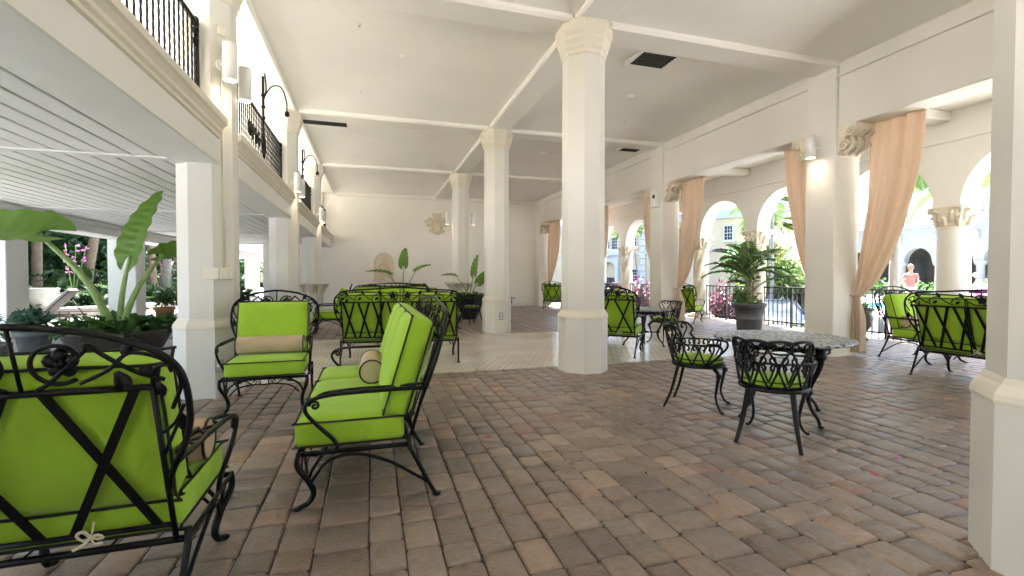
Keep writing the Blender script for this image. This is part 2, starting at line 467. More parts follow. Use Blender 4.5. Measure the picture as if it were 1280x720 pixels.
def beam(name,label,lo,hi,m='ceiling'):
    b=MB(); b.bevbox(lo,hi,.03); return tag(b.build(name,M[m]),label,'beam')
beam('ceiling_beam','long white beam running over the heads of the middle columns',(CX-.235,-3.2,CEIL),(CX+.235,BACKY,4.85))
beam('ceiling_beam','long white beam under the ceiling along the balcony side',(LX-.29,-3.2,CEIL),(LX+.285,BACKY,4.85))
names=['over the big column at the edge of the view','over the tall near column with the square grille beside it','over the second middle column','over the column with the shelf']
for y,nm in zip(ROWS,names):
    beam('cross_beam','white cross beam spanning the hall '+nm,(LX+.29,y-.225,CEIL-.012),(CX-.24,y+.225,4.84))
    beam('cross_beam','white cross beam running to the curtain side '+nm,(CX+.24,y-.225,CEIL-.012),(RX+.05,y+.225,4.84))

# --- back wall with reliefs
t=thing('hall_wall','tall plain cream end wall of the hall','wall',(2.5,BACKY,0))
b=MB(); b.box((-3.75,0+BACKY,-.2),(7.25,BACKY+.3,4.9)); b.v=[(x-2.5,y-BACKY,z) for x,y,z in b.v]; b.build('wall',M['wall'],t)
b=MB(); b.bevbox((-1.35,BACKY-.03,4.27),(6.7,BACKY-.002,4.34),.012); b.v=[(x-2.5,y-BACKY,z) for x,y,z in b.v]; b.build('picture_rail',M['plaster'],t)
b=MB(); b.bevbox((-1.35,BACKY-.02,0),(6.7,BACKY-.002,.12),.006); b.v=[(x-2.5,y-BACKY,z) for x,y,z in b.v]; b.build('skirting',M['plaster'],t)

t=thing('hall_wall','plain white wall closing the hall behind the viewer','wall',(2.5,-3.3,0))
b=MB(); b.box((-4.1,-.25,-.2),(4.7,0,4.9)); b.build('wall',M['wall'],t)

def cartouche():
    t=thing('wall_crest','tan plaster coat of arms relief with crown, high on the end wall','relief',(2.52,BACKY-.02,3.3))
    b=MB()
    # oval shield, y is out of the wall (towards -y)
    for (rx,rz,r) in ((.22,.30,.035),(.16,.23,.022)):
        b.tube([(rx*math.cos(a),-.03,rz*math.sin(a)-.05) for a in [2*PI*i/28 for i in range(28)]],r,6,True)
    vs=[];fs=[];n=24
    for i in range(5):
        q=i/4
        for k in range(n):
            a=2*PI*k/n; vs.append((.2*q*math.cos(a),-.06*(1-q*q)-.005,.28*q*math.sin(a)-.05))
    for i in range(4):
        for k in range(n): k2=(k+1)%n; fs.append((i*n+k,i*n+k2,(i+1)*n+k2,(i+1)*n+k))
    b.add(vs,fs,True); b.build('shield',M['relief'],t)
    b=MB()
    for sx in (-1,1):
        for (cx,cz,r0,tn) in ((.27,.18,.10,1.6),(.3,.02,.09,-1.4),(.22,-.27,.08,1.3),(.42,.10,.06,1.2)):
            b.tube([(sx*(cx+r0*(1-i/20)*math.cos(tn*2*PI*i/20)),-.03,cz+r0*(1-i/20)*math.sin(tn*2*PI*i/20)) for i in range(20)],[.03-.001*i for i in range(20)],5)
    b.build('scrollwork',M['relief'],t)
    b=MB()
    b.bevbox((-.17,-.06,.27),(.17,0,.33),.01)
    for i in range(5):
        x=-.14+.07*i; b.tube([(x,-.03,.32),(x*1.25,-.035,.40+.03*(i%2==0))],[.028,.012],6); b.ball((x*1.25,-.035,.42+.03*(i%2==0)),.022)
    b.build('crown',M['relief'],t)
cartouche()
def plaque():
    t=thing('wall_plaque','round topped tan relief plaque with scroll carving, low on the end wall','relief',(.47,BACKY-.01,1.1))
    n=16
    prof=[(-.36,0),(.36,0),(.36,.66)]+[(.36*math.cos(PI*i/n),.66+.40*math.sin(PI*i/n)) for i in range(1,n)]+[(-.36,.66)]
    b=MB(); b.extrude(prof,-.025,.0); b.build('backplate',M['relief'],t)
    b=MB(); b.tube([(x*.93,-.035,z*.95+.03) for x,z in prof],.032,6,True); b.bevbox((-.41,-.08,-.06),(.41,0,.02),.012); b.build('border',M['relief'],t)
    b=MB()
    b.tube(spline([(.02,-.04,.10),(-.1,-.04,.2),(-.02,-.04,.32),(.12,-.04,.42),(.12,-.04,.56),(0,-.04,.66),(-.12,-.04,.6),(-.1,-.04,.5)],5),[.045]*20+[.035]*20,6)
    b.tube([(.14+.07*(1-i/16)*math.cos(i*.7),-.04,.2+.07*(1-i/16)*math.sin(i*.7)) for i in range(16)],.025,5)
    b.tube([(-.14+.08*(1-i/16)*math.cos(i*.7),-.04,.40+.08*(1-i/16)*math.sin(i*.7)) for i in range(16)],.022,5)
    b.tube([(.03+.08*(1-i/16)*math.cos(i*.7),-.04,.82+.08*(1-i/16)*math.sin(i*.7)) for i in range(16)],.025,5)
    b.build('carving',M['relief'],t)
plaque()

# --- octagonal columns
def column(x,y,label,shelf=False):
    t=thing('octagonal_column',label,'column',(x,y,0),0,'octagonal columns of the hall')
    b=MB(); b.octo([(.255,.74),(.25,4.0)],(0,0,0)); b.build('shaft',M['column'],t)
    b=MB(); b.octo([(.295,-.02),(.295,.70)],(0,0,0)); b.build('base',M['column'],t)
    b=MB(); b.octo([(.297,.68),(.302,.70),(.298,.725),(.284,.75),(.272,.765),(.262,.79)],(0,0,0)); b.build('base_moulding',M['cream'],t)
    b=MB(); b.octo([(.25,3.97),(.265,3.985),(.265,4.03),(.285,4.06),(.288,4.10),(.31,4.15),(.315,4.19),(.335,4.24),(.338,CEIL+.01)],(0,0,0)); b.build('capital',M['cream'],t)
    if shelf:
        b=MB(); b.octo([(.44,1.00),(.465,1.02),(.465,1.06)],(0,0,0)); s=b.build('shelf',M['cream'],t)
        for k in range(8):
            a=k*PI/4
            b=MB(); prof=[(.27,.70),(.30,.72),(.33,.80),(.37,.90),(.43,.95),(.43,.995),(.27,.995)]
            mx=Matrix.Rotation(a,4,'Z'); vs=[(r,-.04,z) for r,z in prof]+[(r,.04,z) for r,z in prof]; n=len(prof)
            b.add(vs,[tuple(range(n)),tuple(range(2*n-1,n-1,-1))]+[(i,i+n,(i+1)%n+n,(i+1)%n) for i in range(n)],False,mx)
            b.build('bracket',M['cream'],s)
    return t
column(2.73,1.13,'big near octagonal column cut off by the edge of the view')
column(2.64,5.57,'tall white octagonal column standing beside the tiled floor, nearest of the middle row')
column(2.65,9.99,'white octagonal column with an outlet plate in its base, second of the middle row')
column(2.66,14.41,'far octagonal column of the middle row ringed by a stone shelf',True)
column(LX,5.57,'octagonal column with switch boxes behind the green armchair')
column(LX,9.99,'octagonal column under the far end of the second balcony railing')
column(LX,14.41,'octagonal column of the balcony side ringed by a stone shelf',True)
column(LX,1.13,'octagonal column of the balcony side nearest the viewer')

def plate(name,label,cat,loc,normal,w,h,m,detail=0):
    t=thing(name,label,cat,loc,math.atan2(normal[1],normal[0])+PI/2)   # local -y is out
    b=MB(); b.bevbox((-w/2,-.014,-h/2),(w/2,.004,h/2),.005); b.build('cover',M[m],t)
    for i in range(detail):
        b=MB(); z=(i-(detail-1)/2)*h*.42; b.bevbox((-w*.22,-.02,z-h*.13),(w*.22,-.012,z+h*.13),.003); b.build('socket',M['switch' if m=='plate' else 'sconce'],t)
    return t
s2=.7071
plate('outlet_plate','grey outlet plate low on the column behind the armchair','outlet',(LX+.16,5.57-.297,.33),(0,-1),.075,.115,'plate',1)
plate('outlet_plate','grey outlet plate on the base of the second middle column','outlet',(2.65+.02,9.99-.297,.37),(0,-1),.09,.16,'plate',2)
plate('outlet_plate','small grey outlet plate near the floor on the curtain pier','outlet',(RX-.004,5.46,.28),(-1,0),.075,.115,'plate',1)
plate('blank_plate','blank cream plate on the column behind the armchair','switch plate',(LX-.02+.10,5.57-.252,1.24),(0,-1),.15,.12,'switch')
tt=thing('switch_box','cream surface switch box at the foot of a wall conduit','switch',(LX+.182,5.57-.182,1.24),PI/4-0)
b=MB(); b.bevbox((-.07,-.05,-.06),(.07,.004,.06),.008); b.build('box',M['switch'],tt)
for k in (-1,1):
    b=MB(); b.bevbox((k*.03-.012,-.06,-.025),(k*.03+.012,-.048,.025),.003); b.build('toggle',M['sconce'],tt)
b=MB(); b.tube([(0,-.008,.06),(0,-.008,3.5-1.24)],.011,6); b.build('conduit',M['switch'],tt)
b=MB(); b.bevbox((-.04,-.035,2.38),(.04,.004,2.47),.006); b.build('junction_box',M['switch'],tt)

# --- balcony side
t=thing('balcony_fascia','white balcony edge beam with cream cornice along the left of the hall','beam',(LX,0,0))
b=MB(); b.bevbox((-.24,-12,2.33),(.17,BACKY,2.77),.012); b.build('edge_beam',M['board'],t)
b=MB()
prof=[(.168,2.57),(.19,2.58),(.19,2.61),(.21,2.63),(.21,2.665),(.235,2.70),(.255,2.715),(.255,2.775),(.168,2.775)]
n=len(prof)
for ya,yb in zip([-12]+[r+.262 for r in ROWS],[r-.262 for r in ROWS]+[BACKY]):
    b.add([(x,ya,z) for x,z in prof]+[(x,yb,z) for x,z in prof],[tuple(range(n)),tuple(range(2*n-1,n-1,-1))]+[((i+1)%n,(i+1)%n+n,i+n,i) for i in range(n)])
b.build('cornice',M['cream'],t)
b=MB(); b.box((LX-4.9,-12,2.47),(LX-.242,BACKY,2.765)); tag(b.build('balcony_floor',M['board']),'white balcony slab over the garden side passage','balcony')
# plank soffit
t=thing('plank_ceiling','white plank ceiling of the open passage below the balcony','ceiling',(LX,0,0))
b=MB(); b.box((-4.3,-12,2.445),(-.24,32,2.466)); b.build('backing',M['gap'],t)
b=MB(); x=-.245
while x>-4.2:
    b.bevbox((x-.183,-12,2.415),(x,32,2.444),.006); x-=.207
b.build('planks',M['board'],t)
for y in [1.13,5.57,9.99,14.41,18.6,23,27.5]:
    b=MB(); b.bevbox((-4.2,y-.06,2.395),(-.242,y+.06,2.4135),.006); b.build('trim_board',M['board'],t)
t=thing('outer_beam','white beam on the garden posts carrying the plank ceiling','beam',(0,0,0))
b=MB(); b.bevbox((-6.3,-12,2.16),(-5.72,32,2.62),.012); b.build('lintel',M['board'],t)
b=MB(); b.bevbox((-5.72,-12,2.32),(-5.66,32,2.415),.01); b.build('moulding',M['board'],t)
for y,lb in [(5.57,'white square garden post near the left edge of the view'),(9.99,'white square garden post left of the elephant ear leaves'),(14.41,'white square garden post behind the elephant ear plant'),(18.83,'white square garden post hidden behind the near balcony column'),(23.25,'distant white square garden post, second from the far end'),(27.67,'distant white square garden post seen between the balcony columns')]:
    if y in (5.57,18.83,23.25): continue
    t=thing('garden_post',lb,'post',(-6.02,y,0),0,'posts along the garden side')
    b=MB(); b.bevbox((-.3,-.27,-.1),(.3,.27,2.17),.012); b.build('shaft',M['board'],t)
    b=MB(); b.bevbox((-.33,-.30,-.1),(.33,.30,.16),.012); b.build('plinth',M['board'],t)
# room behind the balcony
t=thing('balcony_room','cream balcony walls behind the iron railings','wall',(-5.2,0,2.765))
b=MB(); b.box((-.1,-12,0),(0,BACKY,1.95)); b.build('rear_wall',M['balcony'],t)
b=MB(); b.box((0,BACKY-.2,0),(3.5,BACKY-.01,1.95)); b.build('end_wall',M['balcony'],t)
b=MB(); b.box((.95,-8,1.95),(3.25,BACKY,2.05)); b.build('roof_slab',M['ceiling'],t)

def balcony_rail(y0,y1,label,fancy=False):
    t=thing('balcony_railing',label,'railing',(LX,y0,2.765),0,'iron railings of the balcony')
    L=y1-y0
    b=MB(); b.tube([(0,0,.90),(0,L,.90)],.022,6,flat=(.7,1.2)); b.build('top_rail',M['iron'],t)
    b=MB(); b.bevbox((-.012,0,.10),(.012,L,.125),.004); b.build('bottom_rail',M['iron'],t)
    n=int(L/.105); pr=None
    for i in range(n+1):
        y=.04+(L-.08)*i/n
        if pr is None:
            b=MB(); m=26; vs=[];fs=[]
            for j in range(m+1):
                z=.11+.78*j/m; a=j*.55
                for k in range(4): vs.append((.010*math.cos(a+k*PI/2),.010*math.sin(a+k*PI/2),z))
            for j in range(m):
                for k in range(4): fs.append((j*4+k,j*4+(k+1)%4,j*4+4+(k+1)%4,j*4+4+k))
            b.add(vs,fs); pr=b.build('baluster',M['iron'],t); pr.location=(0,y,0)
        else:
            o=pr.copy(); COL.objects.link(o); o.location=(0,y,0); KIDS[t.name].append(o)
    for y,sg in ((0.02,1),(L-.02,-1)):
        b=MB(); b.bevbox((-.02,y-.02,.0),(.02,y+.02,.93),.005)
        for z in (.92,.82,.72): b.ball((0,y+sg*.03,z),.035,8,6)
        b.tube([(0,y+sg*.10*(1-i/14)*math.cos(i*.6),.84+.07*(1-i/14)*math.sin(i*.6)) for i in range(14)],.012,5)
        b.build('end_post',M['iron'],t)
    if fancy:
        c=L*.62
        b=MB(); b.bevbox((-.018,c-.018,0),(.018,c+.018,1.75),.004)
        for z in (.95,1.12,1.3): b.ball((0,c,z),.035,8,6)
        b.tube(spline([(0,c,1.2),(.05,c-.04,1.45),(.03,c-.35,1.85),(0,c-.8,2.0)],6),.012,5)
        b.build('lamp_stem',M['iron'],t)
        b=MB(); b.tube(spline([(0,c,1.25),(.12,c,1.45),(.26,c,1.45),(.33,c,1.25),(.34,c,1.08)],6),.011,5); b.lathe([(.02,0),(.04,.02),(.035,.07),(.015,.09)],8,(.34,c,1.0)); b.build('hook',M['iron'],t)
        b=MB()
        for k in range(3):
            yy=c-.8+.4*k
            for sg in (-1,1): b.tube([(0,yy+sg*(.02+.075*(1-i/16)*math.cos(i*.65)+.07),.5+.16*(1-i/16)*math.sin(i*.65)) for i in range(16)],.009,5)
        b.build('scroll_panel',M['iron'],t)
balcony_rail(1.4,5.30,'near black iron balcony railing with twisted bars at upper left')
balcony_rail(5.84,9.72,'black iron balcony railing with a curved lamp stem and hook',True)
balcony_rail(10.26,14.14,'black iron balcony railing past the second balcony column',True)
balcony_rail(14.68,18.6,'furthest black iron balcony railing by the end wall')

# --- right side: beam, piers, corbels
t=thing('curtain_beam','deep white beam over the curtained openings on the right','beam',(RX,0,0))
b=MB(); b.bevbox((.04,-3.2,3.46),(.47,BACKY,4.86),.012); b.build('beam_face',M['plaster'],t)
b=MB(); b.bevbox((.0,-3.2,4.20),(.038,BACKY,4.235),.008); b.build('picture_rail',M['plaster'],t)
PIERY=[1.13,5.62,10.0,14.41,18.6]
plab=['','white square pier with a lit sconce, between the two nearest peach curtains','white square pier beside the third curtain with a white wall box','white square pier half hidden by the tall near column','white pier in the corner of the end wall']
for k,y in enumerate(PIERY):
    if k==0: continue
    t=thing('square_pier',plab[k],'pier',(RX+.235,y,0),0,'square piers of the curtain side')
    b=MB(); b.bevbox((-.25,-.25,-.02),(.25,.25,4.38),.015); b.build('shaft',M['plaster'],t)
    for sg in (-1,1):
        if sg==1 and k==4: continue
        b=MB()
        prof=[(.25,3.02),(.27,3.03),(.30,3.10),(.40,3.14),(.42,3.22),(.36,3.26),(.40,3.30),(.50,3.33),(.54,3.37),(.54,3.455),(.25,3.455)]
        n=len(prof); vs=[(-.22,sg*r,z) for r,z in prof]+[(.22,sg*r,z) for r,z in prof]
        b.add(vs,[tuple(range(n)),tuple(range(2*n-1,n-1,-1))]+[(i,i+n,(i+1)%n+n,(i+1)%n) for i in range(n)])
        for x in (-.225,.225):
            for (cy,cz,r0) in ((.36,3.16,.085),(.46,3.34,.075)):
                b.tube([(x,sg*(cy+r0*(1-i/18)*math.cos(i*.7)),cz+r0*(1-i/18)*math.sin(i*.7)) for i in range(18)],.018,5)
        for x in (-.14,0,.14): b.tube(spline([(x,sg*.27,3.06),(x,sg*.40,3.12),(x,sg*.43,3.22),(x,sg*.42,3.29),(x,sg*.55,3.36)],4),[.03]*17,5)
        b.build('corbel',M['stone'],t)

def sconce(x,y,z,ang,label,on=True,r=.062,h=.36):
    """white tube on a short arm; local -y is away from the wall"""
    t=thing('wall_sconce',label,'wall lamp',(x,y,z),ang,'white tube wall lamps')
    b=MB(); b.lathe([(.055,0),(.055,.02)],14,(0,0,0),mx=Matrix.Rotation(PI/2,4,'X')); b.tube([(0,-.01,0),(0,-.10,0)],.018,8); b.build('wall_mount',M['sconce'],t)
    b=MB(); c=(0,-.15,0)
    b.lathe([(r-.006,-h/2+.02),(r-.004,-h/2),(r,-h/2),(r,h/2),(r-.004,h/2),(r-.006,h/2-.02)],20,c,cap=False); b.build('tube',M['sconce'],t)
    b=MB(); b.lathe([(.001,-.003),(r-.007,-.003),(r-.007,.0),(.001,.003)],16,(0,-.15,-h/2+.03),cap=False)
    o=b.build('lamp',M['lamp'] if on else M['switch'],t)
    b=MB(); b.lathe([(.001,-.003),(r-.007,-.003),(r-.007,.0),(.001,.003)],16,(0,-.15,h/2-.03),cap=False); b.build('top_cap',M['sconce'],t)
    if on:
        for sg in (-1,):
            l=bpy.data.lights.new('sconce_light','SPOT'); l.energy=.5; l.color=(1,.80,.58); l.spot_size=R(95); l.spot_blend=.9; l.shadow_soft_size=.05
            lo=bpy.data.objects.new('sconce_light',l); COL.objects.link(lo); lo.parent=t; lo.location=(0,-.15,sg*(h/2+.01)); lo.rotation_euler=(0 if sg<0 else PI,0,0)
    return t
sconce(LX+.178,5.57-.178,3.33,face(1,-1)+PI,'nearest white tube lamp on the balcony column with switch boxes',r=0.065)
sconce(LX+.178,5.57+.178,3.33,face(1,1)+PI,'white tube lamp on the far side of the near balcony column',r=0.065)
sconce(LX+.178,9.99-.178,3.0,face(1,-1)+PI,'white tube lamp on the second balcony column, nearer of its pair',r=0.062)
sconce(LX+.178,9.99+.178,3.0,face(1,1)+PI,'white tube lamp on the second balcony column, further of its pair',r=0.062)
sconce(LX+.178,14.41-.178,2.97,face(1,-1)+PI,'white tube lamp on the third balcony column, nearer of its pair',r=0.062)
sconce(LX+.178,14.41+.178,2.97,face(1,1)+PI,'white tube lamp on the third balcony column, further of its pair',r=0.062)
sconce(2.66-.25,14.41,3.02,-PI/2,'white tube lamp on the left of the far middle column')
sconce(2.66+.25,14.41,3.02,PI/2,'white tube lamp on the right of the far middle column')
sconce(RX-.015,5.66,3.22,-PI/2,'white tube lamp glowing on the pier between peach curtains',r=.07,h=.34)
tt=thing('wall_speaker','small white wall box with a dark grille on the second curtain pier','speaker',(RX-.015,9.93,3.1),-PI/2)
b=MB(); b.bevbox((-.10,-.14,-.2),(.10,0,.2),.012); b.build('cabinet',M['sconce'],tt)
b=MB(); b.lathe([(.001,0),(.05,0),(.05,.01),(.001,.012)],14,(0,0,0),mx=Matrix.Translation((.06,-.145,.05))@Matrix.Rotation(PI/2,4,'X'),cap=False); b.build('grille',M['grille'],tt)

# --- ceiling fittings
def ceilz(x,y):
    xs=(LX+.26,CX-.2) if x<CX else (CX+.2,RX+.06); h=.25 if x<CX else .13
    for k in range(len(edges)-1):
        if edges[k]<=y<edges[k+1]: break
    ya=edges[k]+(.2 if k else 0); yb=edges[k+1]-.2
    f=lambda t:1-(1-(1-abs(2*min(1,max(0,t))-1)))**2.6
    a=f((x-xs[0])/(xs[1]-xs[0])); c=f((y-ya)/(yb-ya)); return CEIL+.06+h*(min(a,c)*.75+a*c*.25)
def vent(x,y,w,l,label):
    z=min(ceilz(x+i*w/2,y+j*l/2) for i in (-1,1) for j in (-1,1))-.012
    t=thing('ceiling_vent',label,'ceiling vent',(x,y,z))
    b=MB()
    for lo,hi in (((-w/2-.05,-l/2-.05,-.0),(w/2+.05,-l/2,.2)),((-w/2-.05,l/2,0),(w/2+.05,l/2+.05,.2)),((-w/2-.05,-l/2,0),(-w/2,l/2,.2)),((w/2,-l/2,0),(w/2+.05,l/2,.2))): b.box(lo,hi)
    b.build('frame',M['ceiling'],t)
    b=MB(); b.box((-w/2,-l/2,.012),(w/2,l/2,.19)); b.build('grille',M['grille'],t)
    for i in range(6):
        b=MB(); yy=-l/2+l*(i+.5)/6; b.box((-w/2,yy-.006,.002),(w/2,yy+.006,.0115)); b.build('slat',M['grille'],t)
vent(4.05,6.16,.56,.42,'square dark air grille in the ceiling beside the tall near column')
vent(6.3,10.55,.5,.35,'dark air grille in the ceiling between the middle columns and the curtain piers')
vent(-.93,10.5,.92,.36,'long narrow dark air grille in the ceiling beside the balcony')
def sprinkler(x,y,z,label):
    t=thing('sprinkler',label,'sprinkler',(x,y,z),0,'sprinkler heads on the ceiling')
    b=MB(); b.lathe([(.035,.05),(.035,-.004),(.012,-.008),(.012,-.05),(.03,-.055),(.03,-.06)],10); b.build('head',M['sconce'],t)
for x,y,lb in [(-.13,6.7,'sprinkler head in the bay above the near sofa'),(-.16,9.0,'sprinkler head in the ceiling before the second cross beam'),(5.6,4.55,'sprinkler head at the top right of the ceiling'),(5.3,7.0,'sprinkler head near the curtain beam, behind the square grille'),(5.2,8.9,'sprinkler head in the far right of the second bay')]:
    sprinkler(x,y,ceilz(x,y),lb)
def detector(x,y,lb):
    t=thing('smoke_detector',lb,'smoke detector',(x,y,ceilz(x,y)),0,'smoke detectors')
    b=MB(); b.lathe([(.07,.03),(.07,-.02),(.055,-.035),(.001,-.04)],14,cap=False); b.build('housing',M['sconce'],t)
detector(.5,7.6,'round white smoke detector in the middle of the left bay'); detector(4.6,7.7,'round white smoke detector in the right bay'); detector(4.4,11.8,'round white smoke detector beyond the second middle column')

# --- loggia and outer arcade
AX0,AX1=9.42,9.82; PITCHY=2.15; AY=[5.55+PITCHY*k for k in range(-7,8)]
t=thing('arcade_wall','cream arcade wall of round arches along the terrace edge','arcade',(AX0,0,0))
b=MB(); ZT=4.2; SPR=2.42
for i in range(len(AY)-1):
    y0,y1=AY[i]+.20,AY[i+1]-.20; c=(y0+y1)/2; r=(y1-y0)/2; n=20
    arch=[(c-r*math.cos(PI*k/n), SPR+r*1.06*math.sin(PI*k/n)) for k in range(n+1)]
    for xs,fl in ((0,False),(AX1-AX0,True)):
        vs=[(xs,y,z) for y,z in arch]+[(xs,y,ZT) for y,z in arch]
        fs=[(k,k+1,n+2+k,n+1+k) for k in range(n)]
        if not fl: fs=[f[::-1] for f in fs]
        b.add(vs,fs)
        ym,yp=AY[i]-.2,AY[i]+.2
        b.add([(xs,ym,SPR),(xs,yp,SPR),(xs,yp,ZT),(xs,ym,ZT)],[(0,1,2,3) if fl else (3,2,1,0)])
    vs=[(0,y,z) for y,z in arch]+[(AX1-AX0,y,z) for y,z in arch]
    b.add(vs,[(k,k+1,n+2+k,n+1+k) for k in range(n)],True)
    b.add([(0,AY[i]-.2,SPR),(AX1-AX0,AY[i]-.2,SPR),(AX1-AX0,AY[i]+.2,SPR),(0,AY[i]+.2,SPR)],[(0,1,2,3)])
b.build('arches',M['plaster'],t)
b=MB(); b.bevbox((-.03,AY[0],3.50),(-.002,AY[-1],3.545),.01); b.build('string_course',M['plaster'],t)
b=MB(); b.box((7.18,-9.5,4.02),(9.9,BACKY+1,4.2)); tag(b.build('loggia_ceiling',M['ceiling']),'flat cream ceiling over the arcaded terrace','ceiling')
for y,nm in zip(PIERY[1:],['beside the nearest curtains','beside the third curtain','behind the tall near column','at the end wall']):
    beam('terrace_beam','short cream beam across the terrace ceiling '+nm,(7.18,y-.14,3.85),(AX0-.003,y+.17,4.015),'plaster')

def capital(b,r0,z0,z1,r1):
    h=z1-z0
    b.lathe([(r0+.02,z0-.02),(r0+.035,z0),(r0+.02,z0+.025),(r0,z0+.03),(r0+.02,z0+h*.45),(r0+.07,z0+h*.8),(r1*.8,z0+h*.86)],18)
    mxh=r1*.78
    b.bevbox((-mxh,-mxh,z0+h*.86),(mxh,mxh,z1),.012)
    for tier,(zb,zt,k,rr) in enumerate(((z0+.03,z0+h*.5,8,.055),(z0+h*.28,z0+h*.78,8,.075))):
        for i in range(k):
            a=2*PI*(i+.5*tier)/k; ca,sa=math.cos(a),math.sin(a)
            pts=[(r0+.015,zb),(r0+.03,zb+(zt-zb)*.5),(r0+.045,zb+(zt-zb)*.85),(r0+rr+.03,zt),(r0+rr+.045,zt-.03)]
            b.tube(spline([(ca*q,sa*q,z) for q,z in pts],3),[.034,.036,.038,.04,.042,.042,.042,.04,.036,.032,.028,.022,.016],5)
    for i in range(4):
        a=PI/4+i*PI/2; ca,sa=math.cos(a),math.sin(a); q=r1*.92
        b.tube([(ca*(q+.05*(1-j/14)*math.cos(j*.75)),sa*(q+.05*(1-j/14)*math.cos(j*.75)),z0+h*.78+.05*(1-j/14)*math.sin(j*.75)) for j in range(14)],.022,6)
def arcade_column(y,label,plain):
    t=thing('stone_column' if plain else 'twisted_column',label,'column',((AX0+AX1)/2,y,0),0,None if plain else 'twisted columns of the arcade')
    b=MB()
    if plain: b.lathe([(.235,.18),(.235,.9),(.215,2.03)],28)
    else:
        n,m=32,80; vs=[];fs=[]
        for j in range(m+1):
            z=.18+1.87*j/m
            for k in range(n):
                a=2*PI*k/n; w=.5+.5*math.cos(5*a-z*9.0); r=.175+.05*math.sqrt(max(0,w)); vs.append((r*math.cos(a),r*math.sin(a),z))
        for j in range(m):
            for k in range(n): k2=(k+1)%n; fs.append((j*n+k,j*n+k2,j*n+n+k2,j*n+n+k))
        b.add(vs,fs,True)
    b.build('shaft',M['stone'] if not plain else M['plaster'],t)
    b=MB(); capital(b,.20,2.05,2.42,.33); b.build('capital',M['stone'],t)
    b=MB(); b.bevbox((-.28,-.28,-.02),(.28,.28,.08),.01); b.lathe([(.27,.08),(.28,.11),(.265,.14),(.24,.15),(.25,.17),(.235,.19)],24); b.build('base',M['stone'],t)
clab={-9:'twisted arcade column nearest the viewer',1:'twisted arcade column behind the near octagonal column',2:'',3:'smooth round column with a leafy capital by the green loveseat',4:'twisted arcade column behind the sconce pier',5:'twisted arcade column behind the potted palm',6:'twisted arcade column just right of the third curtain',7:'twisted arcade column behind the speaker pier',8:'twisted arcade column left of the speaker pier, before the yellow building',9:'twisted arcade column behind the tall near column',10:'furthest twisted arcade column'}
for k,y in enumerate(AY,-4):
    arcade_column(y,clab.get(k) or 'twisted arcade column hidden past the right edge of the view',k==3)

def terrace_rail(y0,y1,label,fancy):
    t=thing('terrace_railing',label,'railing',(9.62,y0,0),0,'black railings along the terrace edge')
    L=y1-y0
    b=MB(); b.bevbox((-.022,0,.94),(.022,L,.975),.006); b.build('top_rail',M['rail'],t)
    b=MB(); b.bevbox((-.012,0,.10),(.012,L,.13),.004); b.build('bottom_rail',M['rail'],t)
    if fancy:
        b=MB(); b.bevbox((-.012,0,.80),(.012,L,.82),.004); b.build('second_rail',M['rail'],t)
    n=int(round(L/.145)); pr=None
    for i in range(n+1):
        y=.03+(L-.06)*i/n
        if pr is None: b=MB(); b.box((-.009,-.009,.0),(.009,.009,.94)); pr=b.build('baluster',M['rail'],t); pr.location=(0,y,0)
        else: o=pr.copy(); COL.objects.link(o); o.location=(0,y,0); KIDS[t.name].append(o)
    b=MB(); b.box((-.022,L/2-.022,0),(.022,L/2+.022,.94)); b.build('post',M['rail'],t)
rl={2:'black railing beyond the big near column',3:'black railing behind the green loveseat',4:'black railing between the sconce pier and the smooth column',5:'black railing behind the potted palm, toward the dark blue car',6:'black railing left of the potted palm by the magenta flowers',7:'black railing between third curtain and speaker pier',8:'black railing in front of the magenta bougainvillea',9:'black railing beyond the tall near column',1:''}
for k in range(2,10):
    terrace_rail(AY[k+4]+.24,AY[k+5]-.24,rl[k],k<5)

# --- curtains
def curtain(y_top0,y_top1,y_tie,y_b0,y_b1,label,ztie=.93,seed=1):
    """hung under the beam between two y's, swept to the pier and tied, then falling to the floor"""
    rg=random.Random(seed); t=thing('curtain',label,'curtain',(RX+.41,0,0),0,'peach curtains between the piers')
    nu,nv=72,60; b=MB(); vs=[];fs=[]
    ph=rg.random()*6
    for j in range(nv+1):
        z=3.47-(3.47-.06)*j/nv
        for i in range(nu+1):
            u=i/nu
            top=y_top0+(y_top1-y_top0)*u
            tie=y_tie+(u-.5)*.10*(1 if y_top1>y_top0 else -1)
            bot=y_b0+(y_b1-y_b0)*u
            if z>ztie:
                q=(z-ztie)/(3.47-ztie)                      # 1 top .. 0 tie
                k=math.sin(q*PI/2)**(.62+.55*(1-u))         # free edge hangs in a belly
                y=tie+(top-tie)*k; amp=.05*q+.035*(1-q)
                fold=math.sin(u*PI*2*3.3+ph+.5*math.sin(u*5+z))*amp*.75+math.sin(u*PI*2*1.3+1+ph)*.05*(1-abs(2*q-1))+math.sin(u*PI*2*8+ph)*.012
                if q<.08: fold*=.4+.6*q/.08
            else:
                q=(ztie-z)/ztie; k=min(1,q*2.2); k=k*k*(3-2*k)
                y=tie+(bot-tie)*k; fold=math.sin(u*PI*2*6+ph)*(.02+.045*k)
            vs.append((fold,y,z))
    for j in range(nv):
        for i in range(nu): a=j*(nu+1)+i; fs.append((a,a+1,a+nu+2,a+nu+1))
    b.add(vs,fs,True); o=b.build('drape',M['curtain'],t)
    md=o.modifiers.new('thick','SOLIDIFY'); md.thickness=.006
    b=MB(); b.tube([(.075*math.cos(a),y_tie+.085*math.sin(a),ztie) for a in [2*PI*i/16 for i in range(16)]],.018,6,True,flat=(1,2)); b.build('tieback',M['curtain'],t)
curtain(5.20,4.44,5.33,5.48,5.22,'large peach curtain swept back to the sconce pier, nearest the viewer',seed=1)
